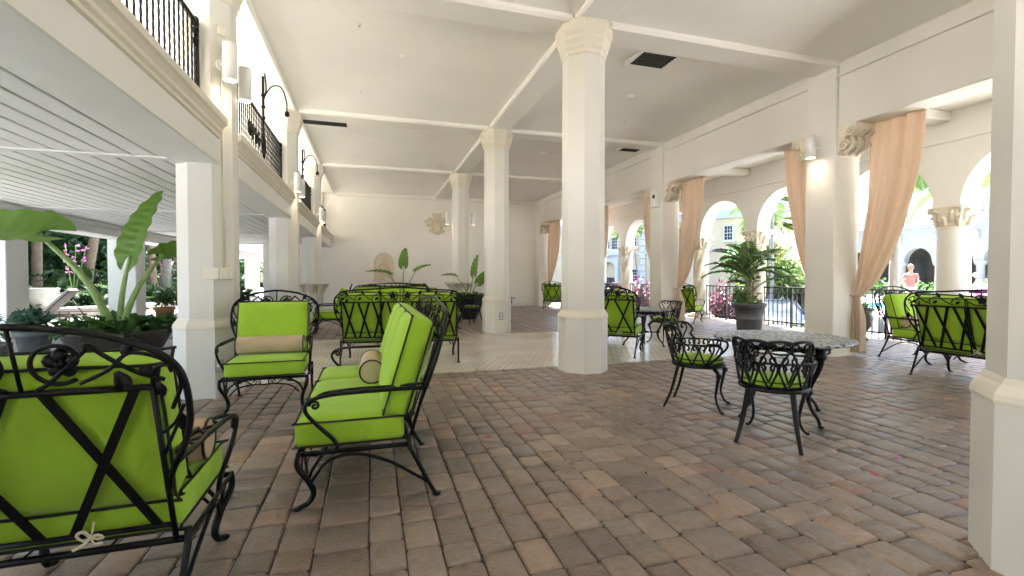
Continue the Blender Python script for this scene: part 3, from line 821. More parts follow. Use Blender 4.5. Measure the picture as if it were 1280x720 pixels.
curtain(6.05,6.70,5.95,5.9,6.1,'peach curtain on the far side of the sconce pier',seed=2)
curtain(9.62,8.75,9.66,9.75,9.5,'peach curtain tied against the speaker pier beside a green armchair',seed=3)
curtain(10.4,11.2,10.35,10.3,10.5,'narrow peach curtain behind the speaker pier',seed=4)
curtain(18.2,17.0,18.25,18.3,18.1,'far peach curtain beside the end wall',seed=5)
curtain(14.0,13.2,14.05,14.1,13.9,'peach curtain largely hidden by the tall near column',seed=6)
# ================================================================== FURNITURE
RAKE=.30
def by(z,off=0): return -.20-(z-.30)*RAKE+off       # y of the raked back plane at height z
def flower(b,c,r,nrm):
    """five petal iron flower on the raked back"""
    x,z=c
    for k in range(5):
        a=2*PI*k/5+.3; px,pz=x+r*.62*math.cos(a),z+r*.62*math.sin(a)
        b.ball((px,by(pz),pz),r*.5,6,4,(1,.35,1))
    b.ball((x,by(z)-.008,z),r*.34,6,4)
def ileaf0(b,x,z,ang,l=.05,w=.022):
    n=6; pts=[]; z+=.02 if z>.83 else 0
    for i in range(n+1):
        q=i/n; pts.append((x+l*q*math.cos(ang), z+l*q*math.sin(ang)))
    b.tube([(p,by(q)-.012,q) for p,q in pts],[w*.75*math.sin(PI*min(.97,max(.06,i/n)))**.8+.002 for i in range(n+1)],6,flat=(1,.3))

def wrought_seat(label,W,n,nx,group,bow=True):
    """wrought iron lounge seat facing +y; W width, n cushions, nx lattice crosses"""
    t=thing({1:'armchair',2:'loveseat',3:'sofa'}[n],label,{1:'armchair',2:'loveseat',3:'sofa'}[n],(0,0,0),0,group)
    hw=W/2; I=M['iron']
    # seat frame
    b=MB()
    b.tube([(-hw,-.21,.30),(hw,-.21,.30),(hw,.34,.30),(-hw,.34,.30)],.013,6,True)
    for k in range(1,3*n): x=-hw+W*k/(3*n); b.tube([(x,-.21,.296),(x,.34,.296)],.005,4)
    b.build('seat_frame',I,t)
    # legs
    xs=[-hw,hw] if n<3 else [-hw,hw,-.0]
    for x in xs:
        sg=0 if abs(x)<.01 else (1 if x>0 else -1)
        b=MB()
        pts=spline([(x,.34,.31),(x-sg*.0,.345,.24),(x-sg*.035,.30,.15),(x-sg*.05,.275,.08),(x-sg*.045,.30,.03),(x-sg*.035,.345,.012)],6)
        b.tube(pts,[.0115+.005*math.sin(PI*i/(len(pts)-1)) for i in range(len(pts))],7)
        b.lathe([(.001,0),(.022,0),(.024,.009),(.001,.011)],10,(x-sg*.035,.352,.002),cap=False)
        b.tube(spline([(x-sg*.035,.30,.15),(x-sg*.02,.27,.22),(x,.22,.295)],5),.009,5)
        if sg: b.tube(spline([(x-sg*.035,.30,.14),(x-sg*.07,.315,.23),(x-sg*.16,.34,.295)],5),.009,5)
        b.build('leg',I,t)
        b=MB()
        b.tube([(x,by(.34),.34),(x,-.215,.28),(x-sg*.01,-.33,.05),(x-sg*.01,-.352,.012)],.0115,7)
        b.lathe([(.001,0),(.022,0),(.024,.009),(.001,.011)],10,(x-sg*.01,-.36,.002),cap=False)
        b.build('leg',I,t)
        if sg:
            b=MB(); b.tube(spline([(x-sg*.035,.29,.13),(x-sg*.02,.20,.245),(x,.06,.275),(x,-.10,.22),(x-sg*.01,-.25,.12),(x-sg*.01,-.315,.075)],6),.009,5); b.build('stretcher',I,t)
    # apron scroll under the front rail
    b=MB()
    for k in range(n):
        c=-hw+W*(k+.5)/n; w=W/n/2-.07
        b.tube(spline([(c-w,.335,.16),(c-w*.75,.34,.225),(c-w*.3,.34,.25),(c,.34,.245),(c+w*.3,.34,.25),(c+w*.75,.34,.225),(c+w,.335,.16)],6),.007,5)
        for sg in (-1,1):
            b.tube([(c+sg*(.055+.035*(1-i/18)*math.cos(i*.6)),.34,.268+.03*(1-i/18)*math.sin(i*.6)) for i in range(18)],.0055,5)
            b.tube(spline([(c+sg*.1,.34,.25),(c+sg*w*.55,.34,.285),(c+sg*w*.85,.34,.262)],5),.0055,5)
            b.ball((c+sg*w*.72,.342,.276),.02,6,4,(1.3,.35,.7))
    b.build('apron',I,t)
    # arms
    for sg in (-1,1):
        x=sg*hw; b=MB()
        top=[(x,by(.60),.60),(x+sg*.012,-.16,.605),(x+sg*.02,.05,.605),(x+sg*.032,.20,.60),(x+sg*.036,.285,.575),(x+sg*.03,.30,.52),(x+sg*.02,.24,.44),(x+sg*.004,.17,.36),(x,.145,.30)]
        b.tube(spline(top,6),.0105,7)
        b.tube(spline([(x-sg*.004,by(.62)+.01,.625),(x-sg*.035,-.14,.612),(x-sg*.03,.05,.612),(x-sg*.01,.2,.606),(x+sg*.032,.262,.588)],6),.008,6)
        z=.609
        for k in range(3):
            y0=-.17+.13*k
            b.tube(spline([(x+sg*.015,y0,z),(x-sg*.02,y0+.05,z),(x+sg*.02,y0+.10,z)],4),.006,5)
        b.tube([(x+sg*.033,.268+.026*(1-i/16)*math.cos(i*.6)-.01,.552+.026*(1-i/16)*math.sin(i*.6)) for i in range(16)],.008,5)
        b.build('arm',I,t)
    # back: uprights, rails
    b=MB()
    zt=.865; iw=hw-.035
    for sg in (-1,1): b.tube([(sg*iw,by(.30)-.012,.30),(sg*iw,by(zt)-.012,zt)],.0095,6)
    for z,r in ((.365,.010),(zt,.0105)): b.tube([(-iw,by(z)-.012,z),(iw,by(z)-.012,z)],r,6)
    for k in range(1,n): x=-iw+2*iw*k/n; b.tube([(x,by(.30)-.012,.30),(x,by(zt)-.012,zt)],.009,6)
    b.build('back_frame',I,t)
    # lattice of flat bars
    b=MB(); ww=2*iw/nx
    for k in range(nx):
        c=-iw+ww*(k+.5); a=ww*.36
        for sg in (-1,1):
            off=-.014-.004*sg
            p,q=(c-sg*a,by(.37,off),.37),(c+sg*a,by(zt-.005,off),zt-.005)
            P,Q=Vector(p),Vector(q); d=(Q-P).normalized(); nr=Vector((0,math.cos(math.atan(RAKE)),math.sin(math.atan(RAKE)))); s=d.cross(nr).normalized()*.0135; e=nr*.003
            vs=[P-s-e,P+s-e,P+s+e,P-s+e,Q-s-e,Q+s-e,Q+s+e,Q-s+e]
            b.add(vs,[(3,2,1,0),(4,5,6,7),(0,1,5,4),(1,2,6,5),(2,3,7,6),(3,0,4,7)])
    b.build('lattice',I,t)
    # crest
    b=MB(); zc=1.05
    def P(x,z,o=-.012):
        if z>.83: z=.865+(z-.835)*.93
        return (x,by(z,o),z)
    half=[(iw+.0,.50),(iw+.02,.57),(hw+.035,.68),(hw+.055,.78),(hw+.045,.88),(hw-.01,.955),(hw-.10,1.0),(hw*.5,1.025),(0,zc)]
    out=half+[(-x,z) for x,z in half[::-1][1:]]
    b.tube(spline([P(x,z) for x,z in out],6),.0105,7)
    cr=b.build('crest',I,t)
    b=MB()
    # repeat of scrolls from the centre outwards
    for sg in (-1,1):
        cx=sg*.095
        b.tube(spline([P(cx+.062*math.cos(a),.925+.062*math.sin(a)) for a in [(.5 if sg>0 else PI-.5)+sg*2*PI*i/10*.86 for i in range(10)]],3),.007,5)
        x=sg*.17; k=0
        while abs(x)<hw-.16:
            zz=.93+.03*(1 if k%2 else -1)
            b.tube(spline([P(x-sg*.03,.86),P(x+sg*.04,.90),P(x+sg*.10,.955),P(x+sg*.18,.93),P(x+sg*.2,.885)],5),.0065,5)
            x+=sg*.22; k+=1
        b.tube(spline([P(sg*.035,.845),P(sg*.07,.87),P(sg*.16,.965),P(sg*(hw-.18),.985),P(sg*(hw-.12),.93),P(sg*(hw-.06),.885),P(sg*(hw+.0),.86)],6),.007,5)
        b.tube(spline([P(sg*(iw),.84),P(sg*(hw-.02),.90),P(sg*(hw+.025),.905),P(sg*(hw+.04),.84),P(sg*(hw+.01),.79)],6),.007,5)
        b.tube(spline([P(sg*(iw),.70),P(sg*(hw+.01),.74),P(sg*(hw+.04),.80)],5),.006,5)
        b.tube(spline([P(sg*(iw),.62),P(sg*(hw),.70),P(sg*(hw+.03),.76)],5),.006,5)
    b.tube([P(0,.84),P(0,zc)],.006,5)
    b.build('scrollwork',I,cr)
    for sg in (-1,1):
        b=MB(); flower(b,(sg*.098,.952),.042,None); b.build('iron_flower',I,cr)
        def ileaf(b_,*a):
            q=MB(); ileaf0(q,*a); q.build('iron_leaf',I,cr)
        x=.17
        while x<hw-.12:
            ileaf(b,sg*(x+.08),.955,(.9 if sg>0 else PI-.9),.06,.02); ileaf(b,sg*(x+.12),.91,(-.6 if sg>0 else PI+.6),.055,.02); x+=.22
        ileaf(b,sg*(hw-.12),.90,(-1.2 if sg>0 else PI+1.2),.07,.026); ileaf(b,sg*(hw+.03),.77,-PI/2,.06,.022); ileaf(b,sg*(hw-.02),.86,-PI/2+.2,.05,.02)
    # cushions
    cw=(W-.05)/n
    for k in range(n):
        x0=-hw+.025+cw*k; x1=x0+cw-.006
        b=MB(); b.cushion((x0,-.19,.315),(x1,.365,.455),.035,.022,10); c=b.build('seat_cushion',M['green'],t,weld=True)
        pp=lambda z,i=.006,r=.03:[(x0+i+r,-.19+i,z),(x1-i-r,-.19+i,z),(x1-i,-.19+i+r,z),(x1-i,.365-i-r,z),(x1-i-r,.365-i,z),(x0+i+r,.365-i,z),(x0+i,.365-i-r,z),(x0+i,-.19+i+r,z)]
        for z in (.448,.325): b=MB(); b.tube(spline(pp(z),3,True),.0055,5,True); b.build('piping',M['piping'],c)
        # back cushion in its own raked frame
        ang=math.atan(RAKE); H=.53 if n>1 else .50
        mx=Matrix.Translation((0,by(.45)+.034,.45))@Matrix.Rotation(ang,4,'X')
        b=MB(); b.cushion((x0,0,-.03),(x1,.145,H),.045,.026,10,axis=1,mx=mx); c=b.build('back_cushion',M['green'],t,weld=True)
        r=.035; i=.008
        for y in (.132,.012):
            b=MB()
            pts=[(x0+i+r,y,-.03+i),(x1-i-r,y,-.03+i),(x1-i,y,-.03+i+r),(x1-i,y,H-i-r),(x1-i-r,y,H-i),(x0+i+r,y,H-i),(x0+i,y,H-i-r),(x0+i,y,-.03+i+r)]
            b.tube(spline(pts,3,True),.0055,5,True,mx=mx); b.build('piping',M['piping'],c)
    if bow:
        q_=MB(); b=q_; x=0.0; x0_=0.09 if n==1 else -.25*hw
        y=0; z=0
        b.ball((x,y,z),.012,6,5)
        for sg,dz in ((-1,.015),(1,-.01)):
            b.tube(spline([(x,y,z),(x+sg*.03,y-.01,z+.025+dz),(x+sg*.055,y-.012,z+.01+dz),(x+sg*.03,y-.008,z-.008),(x,y,z)],4),.009,5,flat=(1,.35))
        b.tube(spline([(x,y,z),(x-.03,y-.01,z-.03),(x-.075,y-.01,z-.05)],4),.010,5,flat=(1,.35)); b.tube(spline([(x,y,z),(x+.02,y-.012,z-.03),(x+.055,y-.012,z-.03)],4),.010,5,flat=(1,.35))
        b.tube([(x,y,z),(x,.03,.07)],.005,4)
        b.v=[(x0_+vx*.62,by(.36)-.024+vy*.62,.36+vz*.62) for vx,vy,vz in b.v]
        b.build('tie_bow',M['cord'],t)
    return t
def bolster(loc,rot,L,label,par=None):
    t=thing('bolster_pillow',label,'bolster',loc,rot,'tan bolster pillows')
    r=.082; h=L/2; b=MB()
    mx=Matrix.Rotation(PI/2,4,'Y')
    b.lathe([(.001,-h-.008),(r*.6,-h-.006),(r-.008,-h),(r,-h+.012),(r*1.0,-h*.5),(r*1.01,0),(r,h*.5),(r,h-.012),(r-.008,h),(r*.6,h+.006),(.001,h+.008)],24,mx=mx,cap=False)
    b.build('cushion',M['tan'],t)
    for x in (-h,h):
        b=MB(); b.tube([(x,(r-.002)*math.cos(a),(r-.002)*math.sin(a)) for a in [2*PI*i/24 for i in range(24)]],.0055,5,True); b.build('piping',M['piping'],t)
    return t
def loc_on(o,x,y,z):
    c,s=math.cos(o.rotation_euler[2]),math.sin(o.rotation_euler[2])
    return (o.location[0]+c*x-s*y,o.location[1]+s*x+c*y,z)
def put_bolster(o,x,L,label,dy=-.02,tilt=0): return bolster(loc_on(o,x,.0+dy,.555),o.rotation_euler[2]+tilt,L,label)

G='green cushioned wrought iron seats'
arm0=wrought_seat('green armchair at the lower left seen from behind, nearest the viewer',.70,1,2,G)
arm0.location=(-.965,2.06,0); arm0.rotation_euler=(0,0,R(1))
put_bolster(arm0,.02,.64,'tan bolster in the near armchair seen from behind',dy=.07)
arm1=dup(arm0,(-.93,4.96,0),R(182),'green armchair facing the viewer in front of the column with switch boxes',G)
put_bolster(arm1,0,.58,'tan bolster lying across the armchair in front of the column with switch boxes')
sofa0=wrought_seat('near green sofa seen from its side with a tan bolster, facing left',1.62,3,8,G)
sofa0.location=(-.02,3.38,0); sofa0.rotation_euler=(0,0,face(-1,0))
put_bolster(sofa0,.18,.46,'tan bolster on the near sofa seen from its side')
dup(sofa0,(.42,6.98,0),R(-6),'green sofa seen square from behind with its lattice back, beyond the near sofa',G)
dup(sofa0,(.46,10.75,0),R(182),'green sofa facing the viewer in front of the distant elephant ear plant',G)
dup(arm0,(-.85,11.0,0),face(-1,-.05),'distant green armchair facing left, left of the far sofa',G)
dup(arm0,(1.62,11.1,0),face(1,.1),'distant green armchair facing right, right of the far sofa',G)
dup(sofa0,(.6,12.75,0),R(0),'green sofa behind the distant elephant ear plant, facing the end wall',G)
dup(arm0,(3.75,6.63,0),face(.68,.73),'green armchair seen from behind, just right of the tall near column',G)
dup(arm0,(4.62,8.75,0),face(.35,1),'green armchair behind the one beside the tall near column',G)
dup(arm0,(8.15,10.75,0),face(.9,.55),'green armchair on the terrace beside the third curtain, seen from behind',G)
dup(arm0,(6.75,16.95,0),face(.45,1),'furthest green armchair, by the curtain at the end wall',G)
a=dup(arm0,(7.72,4.82,0),face(-.08,-1),'green armchair with a bolster by the terrace railing, facing right',G)
put_bolster(a,0,.56,'tan bolster in the armchair by the terrace railing')
dup(sofa0,(6.74,3.30,0),face(1,.02),'green sofa seen from behind at the right edge, before the smooth stone column',G)

# --- cast dining chairs
def dining_chair(label,group):
    t=thing('dining_chair',label,'dining chair',(0,0,0),0,group); I=M['cast']
    def rim(a,z):           # a: 0 at the back (-y), grows both ways; flare outward with height
        q=(z-.40)/.34; rx=.225+.055*q; ry=.225+.085*q
        return (rx*math.sin(a), -ry*math.cos(a)-.0, z)
    b=MB(); b.lathe([(.001,.385),(.20,.38),(.232,.385),(.24,.40),(.232,.415),(.20,.412),(.001,.41)],28,cap=False); b.build('seat_plate',I,t)
    b=MB(); vs=b.lathe([(.001,.412),(.19,.412),(.212,.425),(.215,.445),(.205,.462),(.17,.472),(.001,.478)],28,cap=False); c=b.build('seat_cushion',M['green'],t)
    b=MB(); b.tube([(.213*math.cos(x),.213*math.sin(x),.456) for x in [2*PI*i/28 for i in range(28)]],.005,5,True); b.tube([(.213*math.cos(x),.213*math.sin(x),.425) for x in [2*PI*i/28 for i in range(28)]],.005,5,True); b.build('piping',M['piping'],c)
    for sg in (-1,1):
        b=MB(); p=spline([(sg*.15,.16,.39),(sg*.185,.20,.33),(sg*.165,.185,.22),(sg*.155,.175,.13),(sg*.175,.20,.05),(sg*.205,.235,.008)],6)
        b.tube(p,[.022-.011*min(1,i/18) for i in range(len(p))],8,flat=(1,.8)); b.ball((sg*.19,.205,.33),.026,8,6); b.ball((sg*.207,.237,.012),.017,8,6,(1,1,.7)); b.build('leg',I,t)
        b=MB(); p=spline([(sg*.14,-.15,.39),(sg*.155,-.175,.28),(sg*.175,-.21,.14),(sg*.205,-.265,.0)],6)
        b.tube(p,[.021-.008*i/(len(p)-1) for i in range(len(p))],8,flat=(1,.8)); b.build('leg',I,t)
    # lower tier and arm rim
    zr=.60; A=R(128)
    b=MB(); b.tube([rim(-A+2*A*i/40,zr+.0) for i in range(41)],.010,6,flat=(.7,1.3))
    for sg in (-1,1):
        p=rim(sg*A,zr); q=rim(sg*R(112),zr)
        b.tube(spline([q,p,(p[0]*.98,p[1]+.05,zr-.015),(p[0]*.93,p[1]+.055,zr-.06),(p[0]*.9,p[1]+.01,zr-.12),(sg*.215,.10,.41)],5),.011,6,flat=(1,1))
        b.bevbox((p[0]-.02,p[1]-.06,zr+.004),(p[0]+.02,p[1]+.04,zr+.016),.006)
    b.build('arm_rail',I,t)
    def heart(b,a0,w,z0,z1,r=.0085):
        for sg in (-1,1):
            pts=[]
            h=z1-z0
            for u,v in ((0,0),(.22,.10),(.62,.42),(.92,.74),(.80,.97),(.45,.98),(.26,.86),(.36,.74),(.5,.80)):
                pts.append(rim(a0+sg*u*w,z0+v*h))
            b.tube(spline(pts,4),r,5)
    b=MB(); n=9
    for k in range(n): heart(b,-R(115)+R(230)*k/(n-1),R(14.5),.42,zr-.004)
    b.build('heart_band',I,t)
    b=MB(); zt=.745; n=4
    for k in range(n): heart(b,-R(45)+R(90)*k/(n-1),R(15.5),zr-.01,zt)
    for k in range(3): heart(b,-R(30)+R(60)*k/2,R(11),.47,zr+.05,.007)
    B=R(62)
    top=[]
    for i in range(49):
        q=i/48; a=-B+2*B*q; top.append(rim(a,zt+.004+.012*abs(math.sin(q*PI*4))))
    b.tube(top,.011,6)
    for sg in (-1,1): b.tube(spline([rim(sg*B,zt+.004),rim(sg*R(70),zt-.05),rim(sg*R(66),zt-.10),rim(sg*R(74),zr)],5),.010,6)
    b.build('back',I,t)
    return t
DG='cast dining armchairs'
dc=dining_chair('black cast dining chair with its heart lattice back to the viewer, at the near table',DG)
dc.location=(2.86,2.76,0); dc.rotation_euler=(0,0,face(.355,.27))
dup(dc,(2.93,3.68,0),face(.55,-.62),'black cast dining chair seen from its side, left of the near table',DG)
dup(dc,(5.17,7.42,0),face(-1,-.15),'black cast dining chair at the small table beyond the tall near column',DG)
dup(dc,(2.52,12.05,0),face(-.3,1),'far black cast dining chair in front of the second potted elephant ear',DG)

def cast_table(label,r,h,group):
    t=thing('round_table',label,'table',(0,0,0),0,group); I=M['cast']
    b=MB(); b.lathe([(.001,h-.028),(r-.03,h-.028),(r-.006,h-.024),(r,h-.012),(r-.004,h-.002),(r-.012,h),(.001,h+.002)],56,cap=False); b.build('tabletop',M['tabletop'],t)
    b=MB(); b.lathe([(r*.62,h-.075),(r*.66,h-.03)],32,cap=False); b.lathe([(r*.66,h-.03),(r*.64,h-.075),(r*.62,h-.075)],32,cap=False)
    for k in range(16):
        a=2*PI*k/16; b.tube([(r*.65*math.cos(a+.19*math.sin(q)),r*.65*math.sin(a+.19*math.sin(q)),h-.075-.035*(1-math.cos(q))/2) for q in [2*PI*i/12 for i in range(13)]],.008,5)
    b.build('apron',I,t)
    for k in range(4):
        a=PI/2*k+PI/4; ca,sa=math.cos(a),math.sin(a)
        b=MB(); k_=r/.545
        p=spline([(.37*k_,h-.035),(.40*k_,h-.10),(.385*k_,h-.20),(.315*k_,h-.34),(.28*k_,.24),(.31*k_,.14),(.375*k_,.07),(.40*k_,.012)],6)
        b.tube([(q.x*ca,q.x*sa,q.y) for q in [Vector((u.x,u.y)) for u in p]],[.030-.015*min(1,i/26)+.010*math.exp(-((i-4)/3)**2)+.008*math.exp(-((i-24)/3)**2) for i in range(len(p))],8,flat=(1,.75))
        b.ball((.395*k_*ca,.395*k_*sa,h-.11),.042,8,6); b.ball((.29*k_*ca,.29*k_*sa,.27),.032,8,6); b.ball((.405*k_*ca,.405*k_*sa,.016),.024,8,6,(1,1,.65))
        for (q0,z0,rr) in ((.30*k_,h-.19,.05),(.24*k_,h-.08,.045)):
            b.tube([((q0+rr*(1-i/18)*math.cos(i*.55))*ca,(q0+rr*(1-i/18)*math.cos(i*.55))*sa,z0+rr*(1-i/18)*math.sin(i*.55)) for i in range(18)],.010,5)
        b.build('leg',I,t)
    b=MB(); b.lathe([(.11*r/.545,.245),(.13*r/.545,.255),(.11*r/.545,.265)],20,cap=False)
    for k in range(4):
        a=PI/2*k+PI/4; b.tube([(.11*r/.545*math.cos(a),.11*r/.545*math.sin(a),.255),(.285*r/.545*math.cos(a),.285*r/.545*math.sin(a),.255)],.009,5)
    b.build('stretcher',I,t)
    return t
TG='round cast tables'
tb=cast_table('large round black cast table with a painted glint lattice top, at the near dining chairs',.545,.685,TG)
tb.location=(3.42,3.22,0); tb.rotation_euler=(0,0,R(42))
t2=cast_table('round cast table beyond the tall near column, partly behind a green armchair',.46,.66,TG); t2.location=(4.55,7.15,0); t2.rotation_euler=(0,0,R(10))
t3=cast_table('far small cast table showing at the right of the second middle column',.40,.66,TG); t3.location=(3.35,12.2,0); t3.rotation_euler=(0,0,R(45))
# ================================================================== PLANTS
def leaf_quad(b,p,d,nr,l,w):
    """small folded leaf"""
    d=d.normalized(); s=d.cross(nr)
    s=s.normalized() if s.length>1e-6 else d.orthogonal().normalized()
    u=s.cross(d)
    m=p+d*l*.5
    b.add([p,m+s*w*.5+u*w*.12,p+d*l-u*l*.12,m-s*w*.5+u*w*.12],[(0,1,2,3)] if False else [(0,1,2),(0,2,3)])
def rv(rg): return Vector((rg.gauss(0,1),rg.gauss(0,1),rg.gauss(0,1))).normalized()
def cloud(b,c,rad,n,l,w,rg,clumps=9,out=.7):
    """leaves gathered in uneven clumps over a crown"""
    C=[]
    for k in range(clumps):
        q=rv(rg); f=rg.uniform(.25,.8); C.append((Vector((c[0]+q.x*rad[0]*f,c[1]+q.y*rad[1]*f,c[2]+q.z*rad[2]*f)),rg.uniform(.32,.6)))
    for i in range(n):
        cc,k=rg.choice(C); q=rv(rg); f=rg.random()**.45
        p=cc+Vector((q.x*rad[0],q.y*rad[1],q.z*rad[2]))*k*f
        d=(q*out+rv(rg)*.7+V(0,0,-.15))
        leaf_quad(b,p,d,rv(rg)+V(0,0,.8),l*rg.uniform(.6,1.3),w*rg.uniform(.6,1.3))
def blade(b,base,az,elev,L,w,droop,n=7,fold=.18,prof=None):
    """long arching leaf"""
    p=Vector(base); vs=[]; e=elev
    for i in range(n+1):
        q=i/n
        d=Vector((math.cos(az)*math.cos(e),math.sin(az)*math.cos(e),math.sin(e)))
        s=Vector((-math.sin(az),math.cos(az),0)); u=s.cross(d)*-1
        ww=w*(prof(q) if prof else math.sin(PI*min(1,.12+.88*q))**.7)*.5
        if i==n: ww*=.15
        vs+= [p+s*ww+u*ww*fold*2, p, p-s*ww+u*ww*fold*2]
        p=p+d*(L/n); e-=droop/n
    fs=[]
    for i in range(n): o=3*i; fs+=[(o,o+1,o+4,o+3),(o+1,o+2,o+5,o+4)]
    b.add(vs,fs,True)
def frond(b,base,az,elev,L,droop,nl,ll,lw,rg,vee=.5):
    p=Vector(base); e=elev; n=nl; pts=[p.copy()]
    for i in range(n):
        d=Vector((math.cos(az)*math.cos(e),math.sin(az)*math.cos(e),math.sin(e)))
        p=p+d*(L/n); e-=droop/n; pts.append(p.copy())
        q=(i+1)/n
        if q<.12: continue
        s=Vector((-math.sin(az),math.cos(az),0)); u=s.cross(d)*-1
        k=math.sin(PI*min(1,.15+.85*q))**.6
        for sg in (-1,1):
            dd=(s*sg*.85+d*.55+u*(vee*.6)+rv(rg)*.08).normalized()
            l=ll*k*rg.uniform(.85,1.1)
            t0=p; m=t0+dd*l*.5; tip=t0+dd*l+V(0,0,-l*.35)
            sd=dd.cross(u).normalized()*lw*.5
            b.add([t0,m+sd,tip,m-sd],[(0,1,2),(0,2,3)])
    b.tube(pts,[.012*(1-i/len(pts))+.003 for i in range(len(pts))],4)

def ear_leaf(b,p,d,nr,L,W,rg,wave=.013):
    """big arrow shaped leaf: p where the stalk meets it, d midrib, nr upper side"""
    d=d.normalized(); s=d.cross(nr).normalized(); u=s.cross(d).normalized()
    nv,nu=40,12; vs=[];fs=[]
    for j in range(nv+1):
        q=-.22+1.22*j/nv
        if q<0: w=W*.5*(.86*(1-(q/-.24)**2*.75)); inner=W*.07*(-q/.22)
        else: w=W*.5*(1-q)**.62*(.93+.55*q); inner=0
        for i in range(nu+1):
            v=-1+2*i/nu
            off=math.copysign(inner+(w-inner)*abs(v),v) if abs(v)>1e-6 else 0
            if q<0 and abs(v)<1e-6: qq=0
            else: qq=q if q>=0 else q*min(1,abs(v)*1.5)
            edge=wave*math.sin(q*34+(1 if v>0 else 2))*abs(v)**2
            pt=p+d*(qq*L)+s*off+u*(abs(off)*.24-(.24*max(0,q)**2*L)+edge+.012*math.cos(q*60)*(1-abs(v)))
            vs.append(pt)
    for j in range(nv):
        for i in range(nu): a=j*(nu+1)+i; fs.append((a,a+1,a+nu+2,a+nu+1))
    b.add(vs,fs,True)

def pot_lathe(kind,r,h):
    if kind=='bowl': return [(r*.45,0),(r*.5,.02),(r*.8,h*.45),(r*.97,h*.82),(r,h*.9),(r*1.03,h*.93),(r*1.03,h),(r*.93,h),(r*.9,h*.86),(.001,h*.86)]
    if kind=='nursery': return [(r*.70,0),(r*.72,.01),(r*.79,h*.42),(r*.80,h*.425),(r*.81,h*.445),(r*.80,h*.46),(r*.90,h*.82),(r*.93,h*.825),(r*1.0,h*.86),(r*1.02,h*.93),(r*1.06,h*.955),(r*1.06,h),(r*.95,h),(r*.93,h*.9),(.001,h*.9)]
    if kind=='urn': return [(r*.55,0),(r*.55,h*.08),(r*.3,h*.14),(r*.3,h*.2),(r*.85,h*.5),(r*.95,h*.7),(r*.75,h*.86),(r*1.02,h*.95),(r*1.02,h),(r*.8,h),(.001,h*.93)]
    return [(r*.68,0),(r*.7,.01),(r*.9,h*.78),(r*1.0,h*.79),(r*1.03,h),(r*.9,h),(r*.88,h*.9),(.001,h*.9)]

def ear_plant(name,loc,potk,potr,poth,potm,leaves,label,skirt,seed,skirt_r=1.15,skirt_n=700):
    rg=random.Random(seed)
    t=thing(name,label,'potted plant',loc)
    b=MB(); b.lathe(pot_lathe(potk,potr,poth),36,cap=False); b.build('pot',M[potm],t)
    b=MB(); b.lathe([(.001,poth*.88),(potr*.9,poth*.88)],24,cap=False); b.build('soil',M['soil'],t)
    for (tip,d,nr,L,W,r) in leaves:
        b=MB(); base=Vector((rg.uniform(-.06,.06),rg.uniform(-.06,.06),poth*.85)); tip=Vector(tip)
        mid=base.lerp(tip,.5)+V(-.10*(tip.x-base.x),0,.14*(tip.z-base.z)*.5)
        p=spline([base,mid,tip],10); n=len(p)
        b.tube(p,[r*(1.0-.62*i/(n-1)) for i in range(n)],9); b.build('stem',M['stem'],t)
        b=MB(); ear_leaf(b,tip,Vector(d),Vector(nr),L,W,rg); b.build('leaf',M['earleaf'],t)
    if skirt:
        b=MB()
        for k in range(skirt_n):
            a=rg.random()*2*PI; q=potr*skirt_r*rg.random()**.5; z=poth*.92+.16*rg.random()*(1-.3*q/potr)+.03
            if q>potr: z=poth-.18*rg.random()
            leaf_quad(b,V(q*math.cos(a),q*math.sin(a),z),V(math.cos(a)*.8,math.sin(a)*.8,rg.uniform(-.3,.7))+rv(rg)*.5,rv(rg)*.5+V(0,0,1),rg.uniform(.08,.17),rg.uniform(.06,.12))
        b.build('ground_foliage',M[skirt],t)
    return t
ear_plant('elephant_ear_plant',(-3.2,7.42,0),'bowl',.58,.52,'potdark',[
   ((-.70,-.25,1.74),(-1,-.1,.12),(.05,-.50,.9),1.45,.95,.058),
   ((.12,.05,1.50),(.20,.05,1),(-.42,-.85,.15),.98,.46,.044),
   ((.42,.25,1.52),(.9,.35,.35),(-.2,.5,.85),.80,.42,.048)],
   'huge elephant ear plant in a dark bowl by the garden passage, behind the near armchair','leafmid',3,skirt_r=1.02,skirt_n=620)
ear_plant('elephant_ear_plant',(.78,12.0,0),'bowl',.40,.45,'potdark',[
   ((0,0,1.50),(.02,0,1),(-.5,-1,.2),.46,.29,.022),
   ((-.36,-.1,1.30),(-1,-.1,.30),(.1,-.3,1),.55,.26,.022),
   ((.30,0,1.38),(1,.1,.65),(0,-.3,1),.42,.22,.022)],
   'elephant ear plant with three upright leaves rising above the far sofas','leafmid',4,skirt_n=260)
ear_plant('elephant_ear_plant',(2.72,13.35,0),'bowl',.42,.62,'potdark',[
   ((.15,0,1.30),(.05,0,1),(-.9,-.7,.1),.60,.28,.024),
   ((-.4,0,1.25),(-1,0,.25),(0,-.3,1),.4,.25,.022),
   ((.3,.1,1.05),(.7,.1,.9),(0,-1,.4),.5,.3,.03)],
   'elephant ear plant in a dark pot between the second and third middle columns','leafmid',5,skirt_n=260)

def potted(name,loc,kind,r,h,pm,fol,fm,label,cat='potted plant'):
    t=thing(name,label,cat,loc)
    b=MB(); b.lathe(pot_lathe(kind,r,h),30,cap=False); b.build('pot',M[pm],t)
    b=MB(); b.lathe([(.001,h*.9),(r*.88,h*.9)],20,cap=False); b.build('soil',M['soil'],t)
    b=MB(); fol(b,h); b.build('foliage',M[fm],t)
    return t
